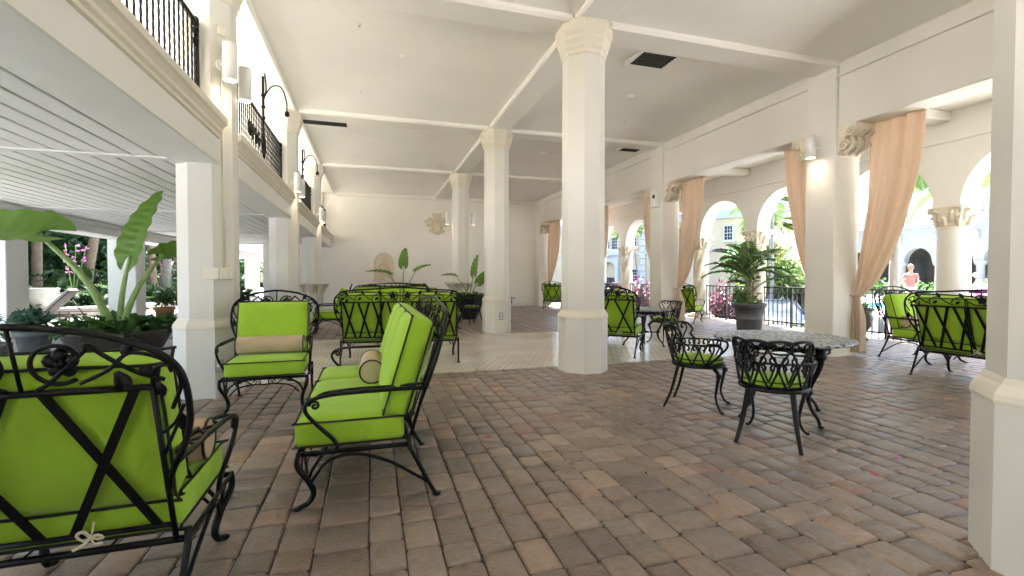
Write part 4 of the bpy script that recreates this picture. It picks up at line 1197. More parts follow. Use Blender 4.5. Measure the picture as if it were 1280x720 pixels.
# potted palm on the terrace
rg=random.Random(21)
t=thing('potted_palm','bushy palm in a large charcoal pot on the terrace by the railing','potted palm',(8.22,8.62,0))
b=MB(); b.lathe(pot_lathe('nursery',.345,.62),40,cap=False); b.build('pot',M['pot'],t)
b=MB(); b.lathe([(.001,.57),(.31,.57)],24,cap=False); b.build('soil',M['soil'],t)
stems=[]
for k in range(6):
    a=k*1.05+.3; b=MB(); top=V(.10*math.cos(a)+rg.uniform(-.05,.05),.10*math.sin(a)+rg.uniform(-.05,.05),.56+rg.uniform(.35,.95))
    b.tube(spline([(.09*math.cos(a),.09*math.sin(a),.55),(top.x*.8,top.y*.8,.8),top],5),[.022-.0008*i for i in range(11)],7); b.build('stem',M['bark'],t); stems.append(top)
for s_ in stems:
    for j in range(4):
        b=MB(); az=rg.random()*2*PI; el=rg.uniform(.45,1.5); frond(b,s_,az,el,rg.uniform(.75,1.15),rg.uniform(.8,1.7),22,.27,.022,rg); b.build('frond',M['palm'],t)
b=MB(); cloud(b,(0,0,.72),(.36,.36,.2),260,.13,.07,rg); b.build('ground_foliage',M['leaflight'],t)

def fern(b,h,n=60,L=.42,seed=1,w=.05):
    rg=random.Random(seed)
    for k in range(n): blade(b,(rg.uniform(-.1,.1),rg.uniform(-.1,.1),h*.9),rg.random()*2*PI,rg.uniform(.5,1.45),L*rg.uniform(.6,1.1),w,rg.uniform(1,2),5)
def bushy(b,h,n=260,r=.3,hh=.3,l=.11,w=.06,seed=1): cloud(b,(0,0,h+hh*.8),(r,r,hh),n,l,w,random.Random(seed),7)
potted('fern_planter',(-4.0,6.15,0),'bowl',.36,.50,'pot',lambda b,h:bushy(b,h,420,.42,.26,.09,.05,5),'leafblue','pale feathery plant in a grey bowl at the left edge of the view')
potted('patio_planter',(-4.75,8.6,0),'std',.22,.42,'pot',lambda b,h:bushy(b,h,260,.30,.18,.10,.07,6),'leafblue','small grey pot of trailing leaves beside the elephant ear bowl')
potted('shrub_planter',(-2.35,9.4,0),'std',.27,.42,'terracotta',lambda b,h:bushy(b,h,420,.42,.42,.16,.09,7),'leafdark','dark green potted shrub between the balcony columns, behind the armchair')
potted('flower_pot',(-5.6,15.5,0),'std',.26,.36,'terracotta',lambda b,h:bushy(b,h,360,.40,.30,.12,.07,8),'leafmid','terracotta pot of white flowered greenery on the patio')
potted('stone_planter',(-5.15,16.6,0),'urn',.42,.62,'urn',lambda b,h:bushy(b,h,240,.34,.24,.12,.07,9),'leaflight','pale stone planter beside the near balcony column')
potted('bowl_planter',(8.95,6.62,0),'urn',.21,.62,'potdark',lambda b,h:fern(b,h,40,.36,3,.04),'leaflight','dark pedestal bowl with yellow green blades behind the nearest curtain')
# ================================================================== GARDEN (left)
t=thing('garden_wall','low pale retaining wall edging the garden bed on the left','low wall',(0,0,0))
for (x0,y0,x1,y1) in ((-16,6.2,-10.6,12.4),(-10.6,12.4,-7.9,18.2),(-7.9,18.2,-7.6,36)):
    d=V(x1-x0,y1-y0,0); L=d.length; mx=Matrix.Translation((x0,y0,0))@Matrix.Rotation(math.atan2(d.y,d.x),4,'Z')
    b=MB(); b.bevbox((0,-.02,-.1),(L,.30,.19),.01,mx); b.build('wall',M['bedwall'],t)
    b=MB(); b.bevbox((-.02,-.06,.192),(L+.02,.34,.25),.015,mx); b.build('coping',M['urn'],t)
b=MB(); b.add([(-60,5,.1),(-16.2,6.4,.1),(-10.8,12.6,.12),(-8.1,18.3,.12),(-7.8,38,.12),(-60,60,.1)],[(0,1,2,3,4,5)]); tag(b.build('garden_soil',M['soil']),kind='structure')
rg=random.Random(5)
# tall dense background shrubs
bgs=[(-19,12.5,2.2),(-17.2,16,2.3),(-16,20,2.4),(-14.6,24,2.5),(-13.2,28.5,2.6),(-11.8,33,2.5),(-9.8,37.5,2.6),(-21,9,2.4),(-6,41,2.8),(-2,42,2.6)]
blab=['behind the left garden post','left of the leaning palm trunks','behind the middle palm trunks','behind the loungers','behind the orchid post','behind the last palm trunk','at the far end of the passage','at the left edge of the garden','closing the passage far away','beyond the end wall']
for k,((x,y,h),lb) in enumerate(zip(bgs,blab)):
    t=thing('garden_shrub','tall dense dark green shrub '+lb,'shrub',(x,y,.2),0,'tall shrubs of the garden')
    b=MB(); cloud(b,(0,0,h*.85),(2.7,2.7,h*.98),2600,.46,.24,rg,22); b.build('foliage',M['leafdark'],t)
    b=MB(); 
    for q in range(3): b.tube(spline([(q*.2-.2,0,-.2),(q*.5-.5,.1,h*.6),(q*.9-.9,.2,h*1.2)],4),.05,5)
    b.build('stem',M['bark'],t)
# strap leaved plants along the bed
k=0
for (x,y,L,mt,desc) in [(-14.2,9.6,1.0,'leafdark','dark strap leaved plant at the left edge of the garden bed'),(-12.6,11.8,1.0,'leafmid','strap leaved plant beside the left garden post'),(-11.6,13.1,1.1,'leafdark','dark bromeliad behind the first lounger'),(-10.9,14.6,1.1,'leafblue','silvery strap leaved plant above the first lounger'),(-10.0,15.7,1.1,'leafdark','dark broad bladed plant between the two loungers'),(-9.4,17.0,1.0,'leafmid','green strap leaved plant above the second lounger'),(-8.9,18.7,1.1,'leafdark','dark strap leaved plant left of the middle garden post'),(-8.7,20.6,1.1,'leafmid','green arching plant right of the middle garden post'),(-8.7,22.6,1.2,'leafdark','dark arching plant by the stone planter'),(-8.6,24.8,1.2,'leafmid','arching green plant near the last palm trunk'),(-8.6,27.5,1.2,'leafdark','dark arching plant far down the garden bed'),(-8.6,30.8,1.2,'leafmid','far green plant at the end of the garden bed')]:
    t=thing('strap_leaf_plant',desc,'plant',(x,y,.08),0,'strap leaved plants along the garden bed')
    b=MB()
    for q in range(64): blade(b,(rg.uniform(-.35,.35),rg.uniform(-.35,.35),rg.uniform(0,.15)),rg.random()*2*PI,rg.uniform(.3,1.45),L*rg.uniform(.6,1.1),.11,rg.uniform(.7,1.9),6)
    b.build('foliage',M[mt],t)
for (x,y,desc) in [(-12.4,14.8,'broad leaved philodendron behind the left garden post'),(-11.2,17.4,'broad leaved philodendron between the palm trunks'),(-10.2,20.4,'broad leaved philodendron behind the middle garden post'),(-9.9,23.6,'broad leaved philodendron right of the middle garden post'),(-9.8,27,'broad leaved philodendron beside the last palm trunk')]:
    t=thing('philodendron',desc,'plant',(x,y,.25),0,'philodendrons of the garden')
    b=MB()
    for q in range(26):
        az=rg.random()*2*PI; el=rg.uniform(.5,1.4); l=rg.uniform(.5,1.4); tip=V(math.cos(az)*math.cos(el)*l,math.sin(az)*math.cos(el)*l,math.sin(el)*l)
        b.tube([(0,0,0),tip*.5+V(0,0,.1),tip],.012,4)
        ear_leaf(b,tip,V(math.cos(az),math.sin(az),rg.uniform(-.6,.2)),V(-.3*math.cos(az),-.3*math.sin(az),1),rg.uniform(.45,.75),rg.uniform(.3,.5),rg,.03)
    b.build('foliage',M['leafmid'],t)
for (x,y,desc,mt) in [(-11.5,15.4,'red and yellow bromeliad among the palm trunks','croton'),(-10.8,16.4,'yellow bromeliad beside the third palm trunk','palmyellow')]:
    t=thing('bromeliad',desc,'plant',(x,y,.8),0)
    b=MB()
    for q in range(50): blade(b,(rg.uniform(-.2,.2),rg.uniform(-.2,.2),0),rg.random()*2*PI,rg.uniform(.4,1.3),.7*rg.uniform(.6,1.1),.09,rg.uniform(.6,1.4),6)
    b.build('foliage',M[mt],t)
def palm_tree(x,y,z0,h,r,label,m='bark',lean=(0,0),nf=14,L=2.2,fm='palm',group=None,ll=.6,wob=0):
    t=thing('palm_tree',label,'palm',(x,y,z0),0,group)
    b=MB(); top=V(lean[0],lean[1],h)
    p=spline([(0,0,-.1),(lean[0]*.3+wob,lean[1]*.3,h*.35),(lean[0]*.65,lean[1]*.65,h*.7),top],8); n=len(p)
    b.tube(p,[r*(1.2-.4*min(1,i/4)-.25*i/n)*(1+.04*(i%2)) for i in range(n)],12); b.build('trunk',M[m],t)
    rr=random.Random(int(x*37+y*11))
    b=MB()
    for k in range(nf): frond(b,top,rr.random()*2*PI,rr.uniform(-.1,1.3),L*rr.uniform(.8,1.1),rr.uniform(1.0,1.9),26,ll,.05*L/2.2+.01,rr)
    b.build('crown',M[fm],t)
    return t
palm_tree(-12.3,17.0,.2,5.2,.22,'thick tan palm trunk just right of the left garden post',group='palms of the garden',lean=(-.3,0))
palm_tree(-11.5,21.0,.2,5.4,.19,'straight tan palm trunk behind the first lounger',group='palms of the garden',lean=(0,.2))
palm_tree(-10.9,22.6,.2,5.6,.22,'leaning tan palm trunk above the second lounger',group='palms of the garden',lean=(.9,.1))
palm_tree(-9.3,24.6,.2,5.8,.20,'tan palm trunk right of the middle garden post',group='palms of the garden',lean=(-.2,0))
palm_tree(-12.0,18.6,.2,5.6,.11,'slim leaning palm trunk between the thick trunks',group='palms of the garden',lean=(-1.2,0))
for (x,y,h,lb) in [(-13.5,9.0,6.2,'unseen broad tree added for shade behind the left garden post'),(-12.5,20.5,6.6,'unseen broad tree added for shade deep in the garden'),(-10.5,1.0,6.2,'unseen broad tree added to shade the near end of the patio'),(-10.4,13.6,6.0,'unseen broad tree added to shade the loungers'),(-9.4,26.0,6.4,'unseen broad tree added to shade the far end of the patio')]:
    t=thing('added_shade_tree',lb,'tree',(x,y,.1),0,'unseen trees added to shade the garden')  # unseen trees, added to keep sun and sky light off the patio
    b=MB(); b.tube(spline([(0,0,-.2),(.1,.1,h*.4),(.3,0,h*.75)],6),[.26-.008*i for i in range(13)],10)
    for k in range(6): a=k*1.05; b.tube(spline([(.25,0,h*.62),(1.2*math.cos(a),1.2*math.sin(a),h*.85),(2.8*math.cos(a),2.8*math.sin(a),h*.98)],5),[.09-.006*i for i in range(11)],6)
    b.build('trunk',M['barkgrey'],t)
    b=MB(); cloud(b,(0,0,h+.3),(5.4,5.4,1.4),3800,.62,.36,rg,30); b.build('crown',M['leafmid'],t)
def orchid(x,y,z,label):
    t=thing('orchid',label,'orchid',(x,y,z),0,'pink orchids in the garden')
    b=MB(); st=[]
    for s_ in range(3):
        p=spline([(0,0,0),(.1*s_-.1,.05,.5),(.22*s_-.2,.1,1.25)],6); b.tube(p,.012,4); st.append(p)
    b.build('stem',M['stem'],t)
    b=MB()
    for p in st:
        for q in p[7:]:
            c=q+rv(rg)*.05
            for u in range(5): leaf_quad(b,c,rv(rg),rv(rg),.055,.045)
    b.build('blossom',M['orchid'],t)
    b=MB()
    for q in range(14): blade(b,(0,0,0),rg.random()*2*PI,rg.uniform(.3,1.2),.4,.07,1.2,5)
    b.build('leaves',M['leafmid'],t)
orchid(-7.25,14.6,.75,'spray of pink orchids left of the middle garden post'); orchid(-6.1,17.0,.7,'spray of pink orchids beside the near balcony column')

def lounger(x,y,ang,label):
    t=thing('sun_lounger',label,'sun lounger',(x,y,0),ang,'sun loungers on the patio')
    b=MB(); b.bevbox((-.33,-.95,.26),(-.28,.95,.31),.008); b.bevbox((.28,-.95,.26),(.33,.95,.31),.008); b.bevbox((-.28,-.95,.26),(.28,-.90,.31),.008); b.build('frame',M['wicker'],t)
    for sx in (-.3,.3):
        for y_ in (-.85,.75):
            b=MB(); b.tube([(sx,y_,0),(sx,y_,.27)],.022,6); b.build('leg',M['wicker'],t)
    b=MB(); b.cushion((-.29,-.95,.31),(.29,.30,.39),.03,.01,6); b.build('cushion',M['whitecushion'],t)
    mx=Matrix.Translation((0,.30,.31))@Matrix.Rotation(R(48),4,'X')
    b=MB(); b.bevbox((-.31,0,-.015),(.31,.78,.005),.006,mx)
    b.build('backrest',M['wicker'],t)
    b=MB(); b.cushion((-.29,.01,.006),(.29,.78,.075),.03,.01,6,mx=mx); b.build('back_cushion',M['whitecushion'],t)
    b=MB(); b.tube([(0,.75,.70),(0,.98,.29)],.014,5); b.build('strut',M['wicker'],t)
lounger(-7.75,13.9,face(.95,.15),'first sun lounger with a white cushion and wicker back, right of the left garden post')
lounger(-7.2,15.9,face(.95,.15),'second sun lounger, partly behind the elephant ear stalks')
t=thing('stone_urn','pale glazed urn in the garden bed between the two loungers','urn',(-9.0,16.7,.3)); b=MB(); b.lathe([(.16,0),(.30,.2),(.38,.4),(.33,.52),(.36,.56),(.36,.6),(.30,.6),(.001,.5)],24,cap=False); b.build('body',M['urn'],t)

# ================================================================== DRIVE SIDE (right)
def px_on(s,z,off=0): return (28.1-.464*s,30.2+.886*s,z)
YB=thing('yellow_building','pale yellow two storey building with sash windows across the drive','building',(28.1,30.2,-1.2),math.atan2(.886,-.464))   # local x runs along the facade, local +y is into the building? see facade sign
# local frame: x along facade (to the left in view), y = outward to the back is -y
g=1.2
def wallholes(b,x0,x1,z0,z1,holes,y=0):
    """flat wall at given y with rectangular openings, faces cut on a grid"""
    xs=sorted({x0,x1}|{h[0] for h in holes}|{h[1] for h in holes}); zs=sorted({z0,z1}|{h[2] for h in holes}|{h[3] for h in holes})
    for i in range(len(xs)-1):
        for j in range(len(zs)-1):
            cx,cz=(xs[i]+xs[i+1])/2,(zs[j]+zs[j+1])/2
            if any(h[0]<cx<h[1] and h[2]<cz<h[3] for h in holes): continue
            b.add([(xs[i],y,zs[j]),(xs[i+1],y,zs[j]),(xs[i+1],y,zs[j+1]),(xs[i],y,zs[j+1])],[(0,1,2,3)])
holes=[(.78,1.40,4.25+g,5.35+g),(2.6,3.25,4.35+g,5.45+g),(4.6,5.25,4.35+g,5.45+g),(6.6,7.25,4.35+g,5.45+g),(9.4,10.1,4.05+g,5.2+g),(11.5,12.1,3.95+g,5.05+g),(12.4,13.0,3.95+g,5.05+g),(9.2,10.6,.85+g,1.95+g),(15.2,15.9,4+g,5.1+g),(17.4,18.1,4+g,5.1+g)]
b=MB(); wallholes(b,0,26,0,6.0+g,holes); 
b.add([(0,0,0),(0,-10,0),(0,-10,6+g),(0,0,6+g),(26,0,0),(26,-10,0),(26,-10,6+g),(26,0,6+g)],[(0,1,2,3),(5,4,7,6),(1,5,6,2),(3,2,6,7)]); b.build('walls',M['yellowwall'],YB)
b=MB(); b.bevbox((-.15,-.25,6.0+g),(26.2,.16,6.75+g),.03); b.bevbox((-.1,.002,5.98+g),(26.1,.22,6.08+g),.02); b.build('cornice',M['roofgrey'],YB)
b=MB(); b.bevbox((-.05,.002,3.35+g),(26,.09,3.52+g),.02); b.build('band_course',M['trimwhite'],YB)
b=MB(); b.box((-.1,-10.1,6.75+g),(26.1,-.25,6.9+g)); b.build('roof',M['roofgrey'],YB)
for h in holes:
    f=MB(); w=.07
    for lo,hi in (((h[0]-.09,.003,h[2]-.09),(h[1]+.09,.07,h[2])),((h[0]-.09,.003,h[3]),(h[1]+.09,.07,h[3]+.09)),((h[0]-.09,.003,h[2]),(h[0],.07,h[3])),((h[1],.003,h[2]),(h[1]+.09,.07,h[3]))): f.box(lo,hi)
    zm=(h[2]+h[3])/2; f.box((h[0],-.06,zm-.03),(h[1],-.005,zm+.03))
    for k in (1,2): x=h[0]+(h[1]-h[0])*k/3; f.box((x-.015,-.05,h[2]),(x+.015,-.015,h[3]))
    for z in ((h[2]+zm)/2,(h[3]+zm)/2): f.box((h[0],-.05,z-.015),(h[1],-.015,z+.015))
    wo=f.build('window',M['trimwhite'],YB)
    p=MB(); p.box((h[0],-.09,h[2]),(h[1],-.07,h[3])); p.build('pane',M['glass'],wo)
    p=MB(); p.bevbox((h[0]-.14,.003,h[2]-.2),(h[1]+.14,.14,h[2]-.095),.01); p.build('sill',M['trimwhite'],wo)
b=MB()
for k in range(12): z=.1+k*.58; b.bevbox((8.45,.003,z),(9.0+(.1 if k%2 else 0),.12,z+.52),.02)
b.build('quoins',M['trimwhite'],YB)
b=MB(); b.bevbox((11.2,.003,0),(11.55,.4,3.3+g),.02); b.bevbox((12.95,.003,0),(13.3,.4,3.3+g),.02); b.bevbox((11.1,.003,3.3+g),(13.4,.5,3.75+g),.03)
n=14; r=.7; cx=12.25
vs=[]; 
for k in range(n+1): a=PI*k/n; vs.append((cx+r*math.cos(a),.3,2.0+g+r*math.sin(a)))
for k in range(n+1): a=PI*k/n; vs.append((cx+r*math.cos(a),.3,3.3+g))
b.add(vs,[(k,k+1,n+2+k,n+1+k) for k in range(n)]); b.build('portico',M['trimwhite'],YB)
b=MB(); b.bevbox((11.56,-.0+.02,0),(12.94,.06,1.2+g),.02); 
for x in (11.75,12.25,12.75): b.box((x-.035,.06,.5),(x+.035,.1,1.2+g))
b.build('entrance_door',M['glass'],YB)
b=MB(); b.bevbox((11.0,.0,-.1),(13.6,1.6,.5),.03); b.build('entrance_steps',M['trimwhite'],YB)

# white arcaded building across the pool deck, facade along world Y at X=36
WB=thing('white_arcade_building','white arcaded building with a balustraded roof across the pool deck','building',(36,0,0))
WY=[23.95+2.24*k for k in range(-8,4)]
b=MB(); n=14; H1=4.75
for i in range(len(WY)-1):
    y0,y1=WY[i]+.26,WY[i+1]-.26; c=(y0+y1)/2; r=(y1-y0)/2
    arch=[(c-r*math.cos(PI*k/n),2.3+r*1.1*math.sin(PI*k/n)) for k in range(n+1)]
    b.add([(0,y,z) for y,z in arch]+[(0,y,H1) for y,z in arch],[(n+1+k,n+2+k,k+1,k) for k in range(n)])
    b.add([(0,y,z) for y,z in arch]+[(.5,y,z) for y,z in arch],[(k,k+1,n+2+k,n+1+k) for k in range(n)],True)
    b.add([(0,WY[i]-.26,2.3),(0,WY[i]+.26,2.3),(0,WY[i]+.26,H1),(0,WY[i]-.26,H1),(.5,WY[i]-.26,2.3),(.5,WY[i]+.26,2.3)],[(3,2,1,0),(0,1,5,4)])
b.add([(0,WY[0],0),(12,WY[0],0),(12,WY[0],H1),(0,WY[0],H1),(0,WY[-1],0),(12,WY[-1],0),(12,WY[-1],H1),(0,WY[-1],H1)],[(0,1,2,3),(5,4,7,6)])
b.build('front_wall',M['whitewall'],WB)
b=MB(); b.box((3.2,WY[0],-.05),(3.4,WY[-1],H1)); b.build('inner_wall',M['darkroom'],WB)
b=MB(); b.box((.5,WY[0],3.5),(3.2,WY[-1],3.6)); b.build('porch_ceiling',M['whitewall'],WB)
for i,y in enumerate(WY):
    b=MB(); b.lathe([(.30,0),(.30,.12),(.24,.16),(.235,.6),(.20,1.95),(.26,2.0),(.30,2.1),(.33,2.18),(.33,2.30)],16,(.25,y,0)); b.build('column',M['whitewall'],WB)
for i in range(2,len(WY)-1):
    c=(WY[i]+WY[i+1])/2
    if i%2==0:
        b=MB(); b.lathe([(.03,0),(.10,.04),(.12,.15),(.08,.24),(.02,.26)],10,(2.4,c+.3,1.25)); b.build('lantern',M['lamp'],WB)
    f=MB()
    for yy in (-.8,-.02,.76): f.box((3.12,c+yy,0),(3.19,c+yy+.05,2.7))
    f.box((3.12,c-.8,2.7),(3.19,c+.81,2.76)); f.box((3.12,c-.8,1.2),(3.19,c+.81,1.24)); w_=f.build('window',M['grille'],WB)
    p=MB(); p.box((3.16,c-.75,0),(3.18,c+.76,2.7)); p.build('pane',M['glass'],w_)
b=MB(); b.bevbox((-.12,WY[0]-.2,4.60),(0-.002,WY[-1]+.2,4.75),.02); b.bevbox((-.28,WY[0]-.2,4.752),(.6,WY[-1]+.2,5.0),.03); b.bevbox((-.16,WY[0]-.2,5.002),(.2,WY[-1]+.2,5.25),.02); b.build('cornice',M['trimpale'],WB)
b=MB(); b.bevbox((-.16,WY[0]-.2,6.0),(.2,WY[-1]+.2,6.16),.03); b.build('balustrade_rail',M['trimpale'],WB)
b=MB(); b.box((.2,WY[0],5.0),(12,WY[-1],5.05)); b.build('flat_roof',M['roofgrey'],WB)
b=MB()
y=WY[0]
b.add([(5,WY[0],5.05),(5,WY[-1],5.05),(8.5,WY[-1],8.2),(8.5,WY[0],8.2),(12,WY[-1],5.05),(12,WY[0],5.05)],[(0,3,2,1),(3,5,4,2),(0,5,3),(1,2,4)])
for k in range(14): yy=WY[0]+.9+k*1.8; b.tube([(5,yy,5.08),(8.5,yy,8.23)],.06,5)
b.build('roof',M['roofgrey'],WB)
prb=None; cnt=0; y=12.0
while y<30 and cnt<95:
    if prb is None: b=MB(); b.lathe([(.06,5.25),(.05,5.3),(.085,5.45),(.05,5.65),(.04,5.9),(.065,6.0)],8); prb=b.build('baluster',M['trimpale'],WB); prb.location=(0,y,0)
    else: o=prb.copy(); COL.objects.link(o); o.location=(0,y,0); KIDS[WB.name].append(o)
    y+=.25; cnt+=1
for y in WY[1:-1:1]:
    b=MB(); b.bevbox((-.3,y-.1,3.85),(-.003,y+.1,4.1),.02); b.bevbox((-.2,y-.08,3.6),(-.003,y+.08,3.85),.03); b.build('wall_bracket',M['trimpale'],WB)
    b=MB(); b.bevbox((-.2,y-.2,5.25),(.24,y+.2,6.2),.02); b.build('pier',M['trimpale'],WB)

t=thing('boundary_wall','sloping white wall rising beside the drive, behind the blue car','wall',(0,0,0))
b=MB()
for (p,q,za,zb) in (((27.4,27.6),(21.6,18.8),.85,.75),((21.6,18.8),(14.2,9.8),.75,.05)):
    d=V(q[0]-p[0],q[1]-p[1],0); nr=V(d.y,-d.x,0).normalized()*.15
    A,B=V(*p,0),V(*q,0)
    vs=[A-nr,B-nr,B+nr,A+nr]; vs=[v+V(0,0,-1.25) for v in vs]+[A-nr+V(0,0,za),B-nr+V(0,0,zb),B+nr+V(0,0,zb),A+nr+V(0,0,za)]
    b.add(vs,[(3,2,1,0),(4,5,6,7),(0,1,5,4),(1,2,6,5),(2,3,7,6),(3,0,4,7)])
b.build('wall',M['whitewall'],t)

def car(x,y,z,ang,label,pm):
    t=thing('parked_car',label,'car',(x,y,z),ang,'cars parked beyond the terrace')     # front is +y
    L=2.25
    secs=[(-2.25,.35,.72,.75),(-2.1,.25,.95,.83),(-1.5,.22,1.0,.88),(-.6,.2,.98,.89),(.6,.2,.98,.89),(1.3,.22,.92,.88),(1.95,.24,.80,.84),(2.2,.30,.62,.74),(2.27,.36,.52,.66)]
    b=MB(); vs=[];fs=[]
    for (yy,zb,zt,w) in secs:
        m=(zb+zt)/2
        vs+=[(-w*.92,yy,zb),(-w,yy,m-.05),(-w,yy,m+.08),(-w*.93,yy,zt-.03),(-w*.7,yy,zt+.03),(0,yy,zt+.05),(w*.7,yy,zt+.03),(w*.93,yy,zt-.03),(w,yy,m+.08),(w,yy,m-.05),(w*.92,yy,zb)]
    k=11
    for i in range(len(secs)-1):
        for j in range(k-1): fs.append((i*k+j,i*k+j+1,(i+1)*k+j+1,(i+1)*k+j))
        fs.append((i*k+k-1,i*k,(i+1)*k,(i+1)*k+k-1))
    fs.append(tuple(range(k))); fs.append(tuple((len(secs)-1)*k+j for j in range(k))[::-1])
    b.add(vs,fs,True); b.build('body',M[pm],t)
    b=MB(); g=[(-1.75,1.0,.74),(-1.15,1.38,.60),(-.5,1.45,.58),(.1,1.43,.58),(1.05,.97,.74)]; vs=[];fs=[]
    for (yy,zt,w) in g: vs+=[(-.76,yy,.96),(-w,yy,zt-.03),(-w*.7,yy,zt),(w*.7,yy,zt),(w,yy,zt-.03),(.76,yy,.96)]
    for i in range(len(g)-1):
        for j in range(5): fs.append((i*6+j,i*6+j+1,(i+1)*6+j+1,(i+1)*6+j))
    b.add(vs,fs,True); b.build('cabin_glass',M['glass'],t)
    b=MB(); vs=[];fs=[]; g=[(-1.1,1.395,.60),(-.5,1.465,.58),(.1,1.445,.58)]
    for (yy,zt,w) in g: vs+=[(-w-.01,yy,zt-.035),(-w*.7,yy,zt+.004),(w*.7,yy,zt+.004),(w+.01,yy,zt-.035)]
    for i in range(2):
        for j in range(3): fs.append((i*4+j,i*4+j+1,(i+1)*4+j+1,(i+1)*4+j))
    b.add(vs,fs,True)
    for sx in (-1,1):
        b.tube([(sx*.60,.1,1.42),(sx*.745,1.05,.98)],.035,5); b.tube([(sx*.6,-1.1,1.38),(sx*.745,-1.75,1.0)],.04,5); b.tube([(sx*.60,-.5,1.43),(sx*.765,-.5,.98)],.03,5)
    b.build('roof',M[pm],t)
    for sx in (-1,1):
        for yy in (-1.4,1.4):
            mx=Matrix.Translation((sx*.80,yy,.32))@Matrix.Rotation(PI/2,4,'Y')
            b=MB(); b.lathe([(.20,-.10),(.30,-.10),(.32,-.06),(.32,.06),(.30,.10),(.20,.10)],20,mx=mx,cap=False); w=b.build('wheel',M['rubber'],t)
            b=MB(); b.lathe([(.001,-.07),(.2,-.085),(.2,.085),(.001,.07)],16,mx=mx,cap=False); b.build('rim',M['chrome'],w)
        b=MB(); b.ball((sx*.60,2.16,.70),.15,10,6,(1.1,.5,.55)); b.build('headlight',M['chrome'],t)
        b=MB(); b.ball((sx*.92,.75,1.0),.10,8,6,(1,.6,.7)); b.build('mirror',M[pm],t)
    for sx in (-.17,.17):
        b=MB(); b.bevbox((sx-.15,2.24,.56),(sx+.15,2.30,.74),.03); b.build('grille',M['chrome'],t)
    b=MB(); b.bevbox((-.26,2.28,.38),(.26,2.31,.50),.01); b.build('number_plate',M['plateyellow'],t)
    b=MB(); b.bevbox((-.7,2.20,.2),(.7,2.275,.34),.02); b.build('bumper_intake',M['rubber'],t)
car(16.4,15.6,-1.2,face(-.62,-.78),'dark blue car with its nose toward the terrace, right of the potted palm','carblue')
car(14.6,18.0,-1.2,face(-.95,.1),'black car parked behind the railing left of the potted palm','carblack')

def shrub(x,y,z,rad,n,l,w,m,label,name='shrub',cat='shrub',group=None,clumps=10,seed=1):
    t=thing(name,label,cat,(x,y,z),0,group); b=MB(); cloud(b,(0,0,rad[2]),rad,n,l,w,random.Random(seed),clumps); b.build('foliage',M[m],t)
    b=MB(); 
    for q in range(3): b.tube(spline([(q*.1-.1,0,-.15),((q-1)*rad[0]*.3,.05,rad[2]*.7),((q-1)*rad[0]*.5,.1,rad[2]*1.2)],4),.03,5)
    b.build('stem',M['bark'],t)
# pol(px,depth): 790->(..)
shrub(10.9,17.6,-.6,(.6,.9,.95),900,.16,.12,'magenta','magenta bougainvillea by the arcade, left of the speaker pier','bougainvillea','shrub','bougainvilleas',seed=3)
shrub(11.0,19.4,-.6,(.6,.8,.85),600,.16,.12,'magenta','magenta bougainvillea behind the speaker pier','bougainvillea','shrub','bougainvilleas',seed=4)
shrub(11.4,13.3,-.9,(.5,.6,1.0),620,.16,.12,'magenta','magenta bougainvillea left of the potted palm, by the black car','bougainvillea','shrub','bougainvilleas',seed=5)
shrub(22.5,22.5,-.1,(1.5,1.3,1.8),1800,.34,.13,'croton','orange and green croton bush above the sloping white wall','croton_bush',seed=6)
shrub(21.3,20.2,-.4,(2.2,2.0,1.6),1600,.4,.15,'palmyellow','yellow green bush above the sloping white wall, right of the croton',seed=7)
shrub(25.0,25.5,-.4,(3,2.5,2.4),1500,.45,.2,'leafmid','large green shrub beyond the sloping white wall',seed=8)
shrub(11.2,11.3,-1.25,(.6,.8,.55),420,.14,.09,'leafdark','low dark shrub behind the railing left of the potted palm',group='low shrubs along the railing',seed=9)
shrub(11.0,10.1,-.95,(.55,.7,.45),360,.14,.09,'leafmid','low green shrub behind the railing right of the potted palm',group='low shrubs along the railing',seed=10)
shrub(10.7,8.6,-.95,(.4,.6,.45),260,.14,.08,'leafmid','low green shrub behind the railing beside the sconce pier',group='low shrubs along the railing',seed=11)
shrub(19.0,35.0,-1.2,(1.6,1.4,.75),900,.16,.1,'leafmid','clipped green hedge before the white entrance portico','hedge','hedge',seed=12,clumps=14)
shrub(15.6,39.0,-1.2,(1.8,1.4,.85),900,.18,.1,'leafdark','dark clipped hedge left of the white entrance portico','hedge','hedge',seed=13,clumps=14)
shrub(12.6,20.0,-1.2,(.8,.8,1.1),700,.22,.12,'leafmid','leafy green bush by the third curtain, in front of the yellow building',seed=23)
shrub(10.6,19.5,-1.2,(.7,.7,1.2),500,.2,.1,'croton','reddish bush behind the furthest green armchair',seed=24)
for k,(x,y,lb) in enumerate([(33.6,24.4,'green shrub at the foot of the white arcade, left of the woman'),(33.6,22.0,'green shrub at the foot of the white arcade, behind the smooth column'),(33.6,19.8,'green shrub at the foot of the white arcade, right of the smooth column'),(33.4,17.6,'green shrub at the foot of the white arcade, by the right edge')]):
    shrub(x,y,-.1,(.8,1.1,.65),500,.22,.12,'leafmid',lb,group='shrubs before the white arcade',seed=30+k)
shrub(17.1,8.95,-.1,(.45,.4,.66),320,.14,.1,'orchid','pink flowering shrub on the pool deck by the right edge',name='flowering_shrub',seed=40)
palm_tree(18.3,17.8,-1.2,6.0,.10,'slender green palm with drooping fronds right of the potted palm',m='barkgrey',nf=16,L=2.4,ll=.65,group='palms beyond the terrace')
palm_tree(20.4,20.0,-.1,4.1,.08,'short yellow green palm behind the croton bush',m='barkgrey',nf=16,L=1.7,ll=.5,fm='palmyellow',group='palms beyond the terrace')
palm_tree(19.8,28.6,-1.2,6.1,.09,'slim three stemmed palm before the yellow building, right stem',m='barkgrey',nf=11,L=1.6,ll=.5,fm='palmyellow',group='palms beyond the terrace')
